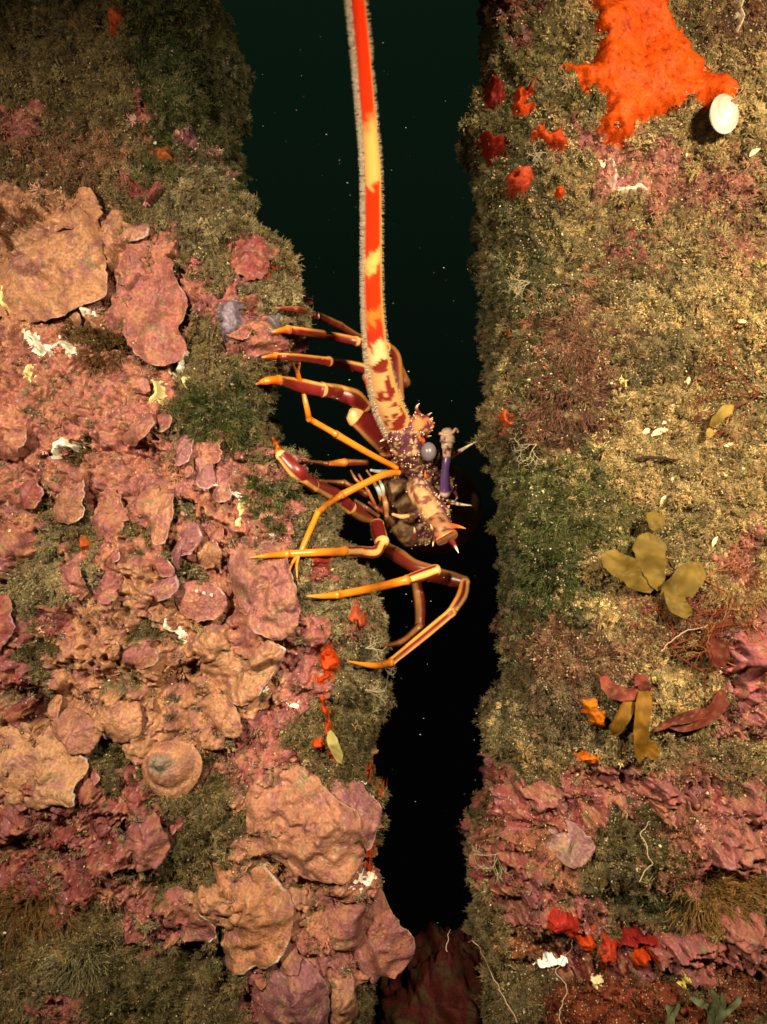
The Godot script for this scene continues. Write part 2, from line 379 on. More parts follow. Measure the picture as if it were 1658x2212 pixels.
func build_wall(called: String, side: float, rim: Array, outer: float, cols: int, rows: int, deep: int) -> void:
	var y0 := -0.43
	var y1 := 0.43
	var total := cols + deep
	var pos := PackedVector3Array()
	var col := PackedColorArray()
	var turf := PackedFloat32Array()
	var bare := PackedColorArray()
	bare.resize(total * rows)
	pos.resize(total * rows)
	col.resize(total * rows)
	turf.resize(total * rows)
	var xs := PackedFloat32Array()
	var zs := PackedFloat32Array()
	var ths := PackedFloat32Array()
	xs.resize(total)
	zs.resize(total)
	ths.resize(total)
	for j in rows:
		var y := lerpf(y1, y0, float(j) / (rows - 1))
		var v := 1106.0 - y / PX
		var rad := table(rim, v, 2) * PX
		var ze := -rad * 0.62
		var k := (CAM_Z - ze) / CAM_Z
		v = 1106.0 - y / (PX * k)
		var xe: float = -absf((table(rim, v, 1) - 829.0) * PX * k)
		var length := (outer + xe)
		if length < 0.02:
			length = 0.02
		var ds := length / (cols - 1)
		# from the rim outwards over the front face
		var x := xe
		var z := ze
		for c in cols:
			var i := cols - 1 - c
			var s := c * ds
			var th := lerpf(1.50, 0.03, smoothstep(0.0, 1.55, s / rad))
			xs[i] = x
			zs[i] = z
			ths[i] = th
			x -= cos(th) * ds
			z += sin(th) * ds
		# from the rim into the crevice
		x = xe
		z = ze
		var step := 0.0014
		for c in deep:
			var i := cols + c
			var th := lerpf(1.50, 1.78, minf(1.0, c / 40.0))
			x += cos(th) * step
			z -= sin(th) * step
			xs[i] = x
			zs[i] = z
			ths[i] = th
			step = minf(step * 1.035, 0.012)
		for i in total:
			var px := xs[i] * -side
			var pz := zs[i]
			var th := ths[i]
			var nx := sin(th) * -side
			var nz := cos(th)
			# where on the rock face this point lies, with a wandering outline
			var spread: float = (rng.randf() - 0.5) * 0.03
			var wx := n_mid.get_noise_3d(px * 0.8, y * 0.8, pz) * 0.022 + n_fine.get_noise_3d(px, y, pz * 2.0) * 0.006
			var wy := n_mid.get_noise_3d(px * 0.8 + 7.0, y * 0.8, pz) * 0.022 + n_fine.get_noise_3d(px + 5.0, y, pz * 2.0) * 0.006
			var gi := clampi(int(((px + wx) / PX + 829.0 - GU0) / CELL), 0, GW - 1)
			var gj := clampi(int((1106.0 - (y + wy) / PX - GV0) / CELL), 0, GH - 1)
			var g := gj * GW + gi
			var t := g_turf[g]
			var mid := n_mid.get_noise_3d(px, y, pz)
			var lump := n_big.get_noise_3d(px, y, pz) * 0.020 + mid * 0.009
			var fine := n_fine.get_noise_3d(px * 1.6, y * 1.6, pz * 1.6)
			var cell := n_cell.get_noise_3d(px + wx * 0.4, y + wy * 0.4, pz)
			var h := lump + g_raise[g] + fine * lerpf(0.0007, 0.0036, t)
			var cd := cell + 1.0
			var hard := 1.0 - smoothstep(0.25, 0.6, t)
			h += g_knob[g] * (maxf(0.0, 1.0 - cd * cd * 2.0) * 0.0050 - 0.002)
			# crust grows in sheets that overlap one another: steps with rounded lips
			var lay := (n_mid.get_noise_3d(px * 0.75 + 2.0, y * 0.75, pz * 0.5) + 0.35 * n_fine.get_noise_3d(px * 0.5, y * 0.5, 3.0)) * 5.0 + 20.0
			var frac := lay - floorf(lay)
			var lip := smoothstep(0.80, 0.93, frac)
			h += hard * ((floorf(lay) - 20.0) * 0.0032 + lip * 0.0032 + smoothstep(0.84, 0.95, frac) * (1.0 - smoothstep(0.95, 1.0, frac)) * 0.0006)
			# turf grows in cushions
			h += (1.0 - hard) * (absf(n_fine.get_noise_3d(px * 0.35 + 8.0, y * 0.35, pz * 0.35)) * 0.014 + absf(n_fine.get_noise_3d(px * 0.9 + 3.0, y * 0.9, pz * 0.9)) * 0.005 - 0.003)
			var p := Vector3(px + nx * h, y + fine * 0.001, pz + nz * h)
			pos[j * total + i] = p
			var tint := n_tint.get_noise_3d(px, y, pz)
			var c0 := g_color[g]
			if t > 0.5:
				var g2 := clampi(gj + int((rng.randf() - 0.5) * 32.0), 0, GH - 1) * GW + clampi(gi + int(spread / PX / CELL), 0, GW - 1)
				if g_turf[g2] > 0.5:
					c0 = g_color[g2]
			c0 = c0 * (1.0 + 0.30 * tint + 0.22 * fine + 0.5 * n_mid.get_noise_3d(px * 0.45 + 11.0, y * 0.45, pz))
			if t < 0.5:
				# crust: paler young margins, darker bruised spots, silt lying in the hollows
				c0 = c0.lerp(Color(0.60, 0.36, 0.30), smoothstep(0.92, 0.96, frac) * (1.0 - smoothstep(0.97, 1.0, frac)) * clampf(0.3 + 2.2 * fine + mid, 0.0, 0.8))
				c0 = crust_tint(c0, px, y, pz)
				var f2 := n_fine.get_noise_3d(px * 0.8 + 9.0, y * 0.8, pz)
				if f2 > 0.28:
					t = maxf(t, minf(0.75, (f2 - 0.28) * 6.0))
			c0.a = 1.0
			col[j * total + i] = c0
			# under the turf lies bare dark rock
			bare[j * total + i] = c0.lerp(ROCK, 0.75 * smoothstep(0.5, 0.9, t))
			turf[j * total + i] = t
	var idx := PackedInt32Array()
	idx.resize((total - 1) * (rows - 1) * 6)
	var w := 0
	for j in rows - 1:
		for i in total - 1:
			var a := j * total + i
			if side < 0.0:
				idx[w] = a; idx[w + 1] = a + 1; idx[w + 2] = a + total
				idx[w + 3] = a + 1; idx[w + 4] = a + total + 1; idx[w + 5] = a + total
			else:
				idx[w] = a; idx[w + 1] = a + total; idx[w + 2] = a + 1
				idx[w + 3] = a + 1; idx[w + 4] = a + total; idx[w + 5] = a + total + 1
			w += 6
	var nrm := PackedVector3Array()
	nrm.resize(total * rows)
	for j in rows:
		for i in total:
			var a := pos[j * total + mini(i + 1, total - 1)] - pos[j * total + maxi(i - 1, 0)]
			var b := pos[mini(j + 1, rows - 1) * total + i] - pos[maxi(j - 1, 0) * total + i]
			nrm[j * total + i] = (b.cross(a) if side < 0.0 else a.cross(b)).normalized()
	var o := mesh_node(called, arrays_mesh(pos, nrm, bare, idx), M.rock)
	o.set_meta("kind", "structure")
	wall_pos[side] = pos
	wall_nrm[side] = nrm
	wall_col[side] = col
	wall_turf[side] = turf
	for p in pos:
		var i := int((p.x + HNX * HC * 0.5) / HC)
		var j := int((p.y + HNY * HC * 0.5) / HC)
		if i >= 0 and j >= 0 and i < HNX and j < HNY:
			if p.z > h_raw[j * HNX + i]:
				h_raw[j * HNX + i] = p.z

func finish_heights() -> void:
	# fill gaps downwards, then a smooth upper hull to lay plates on
	for k in h_raw.size():
		if h_raw[k] < -0.4:
			var best := -0.4
			if k > 3 and k < h_raw.size() - 3 and h_raw[k - 1] > -0.4 and (h_raw[k + 1] > -0.4 or h_raw[k + 2] > -0.4):
				best = h_raw[k - 1]
			elif k > HNX and k < h_raw.size() - 2 * HNX and h_raw[k - HNX] > -0.4 and (h_raw[k + HNX] > -0.4 or h_raw[k + 2 * HNX] > -0.4):
				best = h_raw[k - HNX]
			h_raw[k] = best
	h_top = h_raw.duplicate()
	var tmp := h_top.duplicate()
	for pass_no in 2:
		for j in HNY:
			for i in HNX:
				var m := -1.0
				for d in range(-1, 2):
					m = maxf(m, h_top[j * HNX + clampi(i + d, 0, HNX - 1)])
				tmp[j * HNX + i] = m
		for j in HNY:
			for i in HNX:
				var m := -1.0
				for d in range(-1, 2):
					m = maxf(m, tmp[clampi(j + d, 0, HNY - 1) * HNX + i])
				h_top[j * HNX + i] = m
	for pass_no in 2:
		for j in HNY:
			for i in HNX:
				var m := 0.0
				for d in range(-2, 3):
					m += h_top[j * HNX + clampi(i + d, 0, HNX - 1)]
				tmp[j * HNX + i] = m * 0.2
		for j in HNY:
			for i in HNX:
				var m := 0.0
				for d in range(-2, 3):
					m += tmp[clampi(j + d, 0, HNY - 1) * HNX + i]
				h_top[j * HNX + i] = m * 0.2

func ground(x: float, y: float, top := true) -> float:
	var fx := clampf((x + HNX * HC * 0.5) / HC - 0.5, 0.0, HNX - 1.01)
	var fy := clampf((y + HNY * HC * 0.5) / HC - 0.5, 0.0, HNY - 1.01)
	var i := int(fx)
	var j := int(fy)
	fx -= i
	fy -= j
	var h := h_top if top else h_raw
	var k := j * HNX + i
	return lerpf(lerpf(h[k], h[k + 1], fx), lerpf(h[k + HNX], h[k + HNX + 1], fx), fy)

# a point on the rock under a sketch position
func on_rock(u: float, v: float, lift := 0.0, top := false) -> Vector3:
	var z := 0.0
	for i in 6:
		var p := at(u, v, z)
		z = lerpf(z, ground(p.x, p.y, top), 0.8)
	return at(u, v, z + lift)

func build_floor() -> void:  # floor colours kept dark so the low light down here is painted in
	var s := Shape.new()
	var c := at(985, 2270, -0.075)
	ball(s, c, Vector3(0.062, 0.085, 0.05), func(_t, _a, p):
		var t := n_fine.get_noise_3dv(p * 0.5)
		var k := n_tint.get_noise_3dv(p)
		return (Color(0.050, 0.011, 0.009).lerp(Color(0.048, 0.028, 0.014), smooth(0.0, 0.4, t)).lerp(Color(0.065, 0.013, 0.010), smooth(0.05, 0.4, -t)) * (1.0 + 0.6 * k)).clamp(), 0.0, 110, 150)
	for i in s.pos.size():
		var d := (s.pos[i] - c).normalized()
		var p := s.pos[i]
		s.pos[i] += d * (n_mid.get_noise_3dv(p) * 0.014 + n_fine.get_noise_3dv(p * 0.7) * 0.005 + n_fine.get_noise_3dv(p * 2.0) * 0.0016)
	var o := mesh_node("crevice_floor", shape_mesh(s), M.rock)
	o.set_meta("kind", "structure")

# ------------------------------------------------------------------ turf
func sprig(strands: int, height: float, spread: float, thick: float, branch: int) -> ArrayMesh:
	var s := Shape.new()
	for k in strands:
		var a := rng.randf() * TAU
		var lean := rng.randf_range(0.1, 1.0) * spread
		var h := height * rng.randf_range(0.55, 1.1)
		var d := Vector3(cos(a) * lean, 1.0, sin(a) * lean)
		var p := Vector3(cos(a), 0, sin(a)) * rng.randf() * spread * height * 0.35
		var pts := PackedVector3Array([p])
		for q in 3:
			d += Vector3(rng.randf_range(-0.55, 0.55), rng.randf_range(-0.3, 0.15), rng.randf_range(-0.55, 0.55))
			p += d.normalized() * h / 3.0
			pts.append(p)
		var shade := rng.randf_range(0.6, 1.25)
		var c := Color(shade, shade, shade)
		tube(s, pts, PackedFloat32Array([thick, thick * 0.85, thick * 0.7, thick * 0.3]), 3, plain(c), 1.0, false)
		for b in branch:
			var q0 := pts[1].lerp(pts[2], rng.randf())
			var dd := Vector3(rng.randf_range(-1, 1), rng.randf_range(0.0, 1), rng.randf_range(-1, 1)).normalized() * h * 0.3
			tube(s, PackedVector3Array([q0, q0 + dd * 0.5, q0 + dd]), PackedFloat32Array([thick * 0.6, thick * 0.55, thick * 0.5]), 3, plain(c * 1.1), 1.0, false)
	return shape_mesh(s)

func grain_mesh() -> ArrayMesh:
	var s := Shape.new()
	ball(s, Vector3.ZERO, Vector3(1, 0.6, 0.8), plain(Color.WHITE), 0.5, 3, 5)
	return arrays_mesh(s.pos, PackedVector3Array(), s.col, s.idx)

func cover(called: String, side: float, mesh: Mesh, mat: Material, count: int, label: String, category: String, rule: Callable) -> void:
	var pos: PackedVector3Array = wall_pos[side]
	var nrm: PackedVector3Array = wall_nrm[side]
	var col: PackedColorArray = wall_col[side]
	var turf: PackedFloat32Array = wall_turf[side]
	var xf: Array[Transform3D] = []
	var cs := PackedColorArray()
	var tries := 0
	while xf.size() < count and tries < count * 12:
		tries += 1
		var k := rng.randi() % pos.size()
		var p := pos[k]
		if absf(p.y) > 0.37 or absf(p.x) > 0.30 or p.z < -0.2:
			continue
		var r: Array = rule.call(p, nrm[k], col[k], turf[k])
		if r.is_empty():
			continue
		var up: Vector3 = (nrm[k] + Vector3(rng.randf_range(-0.5, 0.5), rng.randf_range(-0.35, 0.6), rng.randf_range(-0.5, 0.5))).normalized()
		var q := Basis(Quaternion(Vector3.UP, up)) * Basis(Vector3.UP, rng.randf() * TAU)
		xf.append(Transform3D(q.scaled(Vector3.ONE * r[0]), p + nrm[k] * ((r[2] if r.size() > 2 else 0.0) - 0.0005)))
		cs.append(r[1])
	var mm := MultiMesh.new()
	mm.transform_format = MultiMesh.TRANSFORM_3D
	mm.use_colors = true
	mm.mesh = mesh
	mm.instance_count = xf.size()
	for k in xf.size():
		mm.set_instance_transform(k, xf[k])
		mm.set_instance_color(k, cs[k])
	var o := MultiMeshInstance3D.new()
	o.multimesh = mm
	o.material_override = mat
	o.name = numbered(called)
	add_child(o)
	tag(o, label, category)
	o.set_meta("kind", "stuff")

func jitter(c: Color, a: float) -> Color:
	var k := 1.0 + rng.randf_range(-a, a)
	return Color(c.r * k * (1.0 + rng.randf_range(-a, a) * 0.3), c.g * k, c.b * k * (1.0 + rng.randf_range(-a, a) * 0.3))

# ------------------------------------------------------------------ encrusting plates, sponges, shells
func plate(called: String, outline: Array, c: Color, label: String, category: String, group: String, o := {}) -> MeshInstance3D:
	var dome: float = o.get("dome", 0.003)
	var lift: float = o.get("lift", 0.0012)
	var curl: float = o.get("curl", 0.0025)
	var ruffle: float = o.get("ruffle", 0.0016)
	var bump: float = o.get("bump", 1.0)
	var rim: Color = o.get("rim", Color(0.66, 0.42, 0.38))
	var rim_mm: float = o.get("rim_mm", 0.9)
	var thick: float = o.get("thick", 0.0022)
	var under: float = o.get("drop", 0.022)
	var cu := 0.0
	var cv := 0.0
	for p in outline:
		cu += p[0]
		cv += p[1]
	cu /= outline.size()
	cv /= outline.size()
	if o.has("center"):
		cu = o.center[0]
		cv = o.center[1]
	var c3 := on_rock(cu, cv, 0.0, true)
	var ctrl := []
	for p in outline:
		var q := on_rock(p[0], p[1], 0.0, true)
		q = at(p[0], p[1], clampf(q.z, c3.z - under, c3.z + 0.02))
		ctrl.append(q)
	var edge := catmull(ctrl, 9, true)
	var n := edge.size()
	var mean_r := 0.0
	for p in edge:
		mean_r += Vector2(p.x - c3.x, p.y - c3.y).length()
	mean_r /= n
	for i in n:
		var d := edge[i] - c3
		d.z = 0
		var w := n_fine.get_noise_2d(edge[i].x * 0.55, edge[i].y * 0.55) + 0.6 * n_fine.get_noise_2d(edge[i].x * 1.8, edge[i].y * 1.8)
		edge[i] += d.normalized() * w * minf(ruffle, mean_r * o.get("wild", 0.14))
	var flat_z := PackedFloat32Array()
	for i in n:
		var sum := 0.0
		for d in range(-14, 15):
			sum += edge[(i + d + n) % n].z
		flat_z.append(sum / 29.0)
	for i in n:
		edge[i].z = flat_z[i]
	var stiff: float = o.get("stiff", 0.45)
	var melt: float = o.get("melt", 0.0)
	var rw := rim_mm * 0.001 / mean_r
	var fr := [1.0 - rw * 2.2, 1.0 - rw * 1.1, 1.0 - rw * 0.5, 1.0]
	var nr := clampi(int(mean_r / 0.0012), 10, 40)
	for k in nr:
		fr.append(0.01 + (0.97 - rw * 2.2) * k / nr)
	fr.sort()
	var pos := PackedVector3Array()
	var col := PackedColorArray()
	var idx := PackedInt32Array()
	var seed_off := cu * 0.013
	var free_at: float = o.get("free", -0.5)
	var free := Vector2(cos(free_at), sin(free_at))
	var wide: float = o.get("wide", 0.15)
	var small := clampf(mean_r / 0.014, 0.12, 1.0)
	dome = minf(dome, mean_r * 0.45)
	bump *= small
	curl *= small
	for k in fr.size() + 3:
		var f: float = fr[mini(k, fr.size() - 1)]
		if k == fr.size():
			f = 1.0 - rw * 0.3
		elif k > fr.size():
			f = 0.88 if k == fr.size() + 1 else 0.5
		for i in n:
			var x := lerpf(c3.x, edge[i].x, f)
			var y := lerpf(c3.y, edge[i].y, f)
			var g := clampf(ground(x, y), c3.z - under, c3.z + 0.02)
			g = lerpf(g, lerpf(c3.z, edge[i].z, f), stiff)
			var a := n_fine.get_noise_3d(x * 0.35, y * 0.35, seed_off)
			var b := n_mid.get_noise_3d(x * 1.2, y * 1.2, seed_off) * small
			var fine := n_fine.get_noise_3d(x * 1.3, y * 1.3, seed_off)
			var cell := clampf(n_cell.get_noise_3d(x + a * 0.006, y + b * 0.006, seed_off * 0.1) + 1.0, 0.0, 1.0)
			var dirn := Vector2(edge[i].x - c3.x, edge[i].y - c3.y).normalized()
			var loose := smoothstep(wide - 0.45, wide + 0.35, dirn.dot(free) + 0.25 * a)
			var z := g - 0.0045 * (1.0 - loose) * smoothstep(0.45, 1.0, f) + lift * lerpf(-0.3, 0.55, loose) - 0.0012 + dome * pow(1.0 - f * f, 0.75) - melt * smoothstep(0.86, 1.0, f) + curl * loose * smoothstep(0.72, 1.0, f) * (0.7 + 1.6 * a) + bump * (b * 0.004 + a * 0.0022 + fine * 0.0006 + maxf(0.0, 1.0 - cell * cell * 2.2) * 0.0022)
			if k == fr.size():
				z -= thick * 0.5
			elif k > fr.size():
				z -= thick + (0.006 if k == fr.size() + 2 else 0.001)
			pos.append(Vector3(x, y, z))
			var tint := n_tint.get_noise_3d(x, y, z)
			var cc := c * (1.0 + 0.25 * tint + 0.16 * fine)
			if o.get("dust", true):
				cc = crust_tint(cc, x, y, z)
			if rim.a > 0.0 and k >= fr.size() - 2 and k <= fr.size():
				cc = cc.lerp(rim, loose * clampf(0.55 + 1.8 * n_fine.get_noise_2d(x * 0.4 + 1.0, y * 0.4), 0.0, 1.0))
			cc.a = 1.0
			col.append(cc)
	var rings := fr.size() + 3
	for k in rings - 1:
		for i in n:
			var a := k * n + i
			var b := k * n + (i + 1) % n
			idx.append_array([a, b, a + n, b, b + n, a + n])
	var nrm := face_normals(pos, idx)
	if nrm[n * 4].z < 0.0:
		for k in range(0, idx.size(), 3):
			var t := idx[k + 1]
			idx[k + 1] = idx[k + 2]
			idx[k + 2] = t
		nrm = face_normals(pos, idx)
	var node := mesh_node(called, arrays_mesh(pos, nrm, col, idx), o.get("mat", M.crust), o.get("parent"))
	if not o.has("parent"):
		tag(node, label, category, group)
	return node

# a cushion growing on the rock: it dips under the turf all round, so its outline is where the two meet
func patch(called: String, outline: Array, c: Color, label: String, category: String, group: String, o := {}) -> MeshInstance3D:
	var ctrl := []
	for p in outline:
		var q := on_rock(p[0], p[1], 0.0, true)
		ctrl.append(Vector3(q.x, q.y, 0.0))
	var poly := PackedVector2Array()
	var lo := Vector2(9, 9)
	var hi := -lo
	for p in catmull(ctrl, 3, true):
		poly.append(Vector2(p.x, p.y))
		lo = lo.min(Vector2(p.x, p.y))
		hi = hi.max(Vector2(p.x, p.y))
	lo -= Vector2.ONE * 0.006
	hi += Vector2.ONE * 0.006
	var h := clampf((hi - lo).length() / 60.0, 0.0007, 0.0012)
	var nx := int((hi.x - lo.x) / h) + 1
	var ny := int((hi.y - lo.y) / h) + 1
	var floor_z := -1.0
	for q in ctrl:
		floor_z = maxf(floor_z, ground(q.x, q.y, true))
	floor_z -= 0.03 + (hi - lo).length() * 0.15
	var high: float = o.get("high", 0.003)
	var edge: float = o.get("edge", 0.004)
	var ruffle: float = o.get("ruffle", 0.004)
	var bump: float = o.get("bump", 1.0)
	var keep := PackedInt32Array()
	keep.resize(nx * ny)
	keep.fill(-1)
	var pos := PackedVector3Array()
	var col := PackedColorArray()
	var idx := PackedInt32Array()
	var np := poly.size()
	for j in ny:
		for i in nx:
			var x := lo.x + i * h
			var y := lo.y + j * h
			var w1 := n_fine.get_noise_2d(x * 0.7 + 2.0, y * 0.7)
			var w2 := n_fine.get_noise_2d(x * 0.7 + 6.0, y * 0.7)
			var q := Vector2(x + w1 * ruffle, y + w2 * ruffle)
			var d := 1.0
			for k in np:
				d = minf(d, q.distance_squared_to(Geometry2D.get_closest_point_to_segment(q, poly[k], poly[(k + 1) % np])))
			d = sqrt(d)
			if not Geometry2D.is_point_in_polygon(q, poly):
				d = -d
			if d < -0.0045:
				continue
			var t := clampf(d / edge, 0.0, 1.0)
			var g := lerpf(ground(x, y, false), ground(x, y, true), t * 0.8)
			if g < floor_z:
				continue
			var a := n_fine.get_noise_3d(x * 0.4, y * 0.4, 5.0)
			var b := n_mid.get_noise_3d(x * 1.6, y * 1.6, 2.0)
			var fine := n_fine.get_noise_3d(x * 1.6, y * 1.6, 1.0)
			var cell := clampf(n_cell.get_noise_3d(x * 1.4 + a * 0.004, y * 1.4, 0.3) + 1.0, 0.0, 1.0)
			var z := g + high * (1.0 - pow(1.0 - t, 2.2)) + (0.0 if d > 0.0 else maxf(d, -0.003)) + bump * t * (b * 0.0035 + a * 0.0016 + fine * 0.0007 + maxf(0.0, 1.0 - cell * cell * 2.4) * 0.0022)
			keep[j * nx + i] = pos.size()
			pos.append(Vector3(x, y, z))
			var cc := c * (1.0 + 0.28 * n_tint.get_noise_3d(x, y, z) + 0.22 * fine + 0.25 * b)
			if o.get("crust", false):
				cc = crust_tint(cc, x, y, z)
			elif fine < -0.36:
				cc = cc * 0.55
			cc.a = 1.0
			col.append(cc)
	for j in ny - 1:
		for i in nx - 1:
			var a := keep[j * nx + i]
			var b := keep[j * nx + i + 1]
			var cidx := keep[(j + 1) * nx + i]
			var d := keep[(j + 1) * nx + i + 1]
			if a >= 0 and b >= 0 and cidx >= 0 and d >= 0:
				idx.append_array([a, cidx, b, b, cidx, d])
	if idx.size() < 12:
		return null
	var node := mesh_node(called, arrays_mesh(pos, face_normals(pos, idx), col, idx), o.get("mat", M.crust), o.get("parent"))
	if not o.has("parent"):
		tag(node, label, category, group)
	return node

func ellipse(u: float, v: float, ru: float, rv: float, turn := 0.0, n := 12) -> Array:
	var out := []
	for i in n:
		var a := TAU * i / n
		var du := cos(a) * ru
		var dv := sin(a) * rv
		out.append([u + du * cos(turn) - dv * sin(turn), v + du * sin(turn) + dv * cos(turn)])
	return out

# a chalky tube or ridge lying on the rock along sketch points
func ridge(called: String, pts: Array, r: float, c: Color, label: String, category: String, group: String, mat: Material, rough := 0.35, lift := 0.0, taper := 0.6) -> MeshInstance3D:
	var ctrl := []
	var zc: float = on_rock(pts[0][0], pts[0][1], 0.0, true).z
	for p in pts:
		var q := on_rock(p[0], p[1], 0.0, true)
		ctrl.append(at(p[0], p[1], (p[2] if p.size() > 2 else clampf(q.z, zc - 0.02, zc + 0.02) + lift)))
	var line := catmull(ctrl, 8)
	var rad := PackedFloat32Array()
	for i in line.size():
		var t := float(i) / (line.size() - 1)
		var w := 1.0 + rough * (n_fine.get_noise_3dv(line[i] * 2.5) * 1.6 + 0.1 * sin(i * 2.4))
		rad.append(size_at(r, line[i].z) * w * lerpf(1.0, taper, t))
	var s := Shape.new()
	tube(s, line, rad, 9, func(_t, a, p): return (c * (1.0 + 0.25 * n_tint.get_noise_3dv(p) + 0.12 * sin(a * 6.0) * rough)).clamp())
	for i in s.pos.size():
		var w := n_fine.get_noise_3dv(s.pos[i] * 4.0) * rough * size_at(r, 0.0) * 1.6
		s.pos[i] += Vector3(w, -w, w)
	var node := mesh_node(called, shape_mesh(s), mat)
	tag(node, label, category, group)
	return node

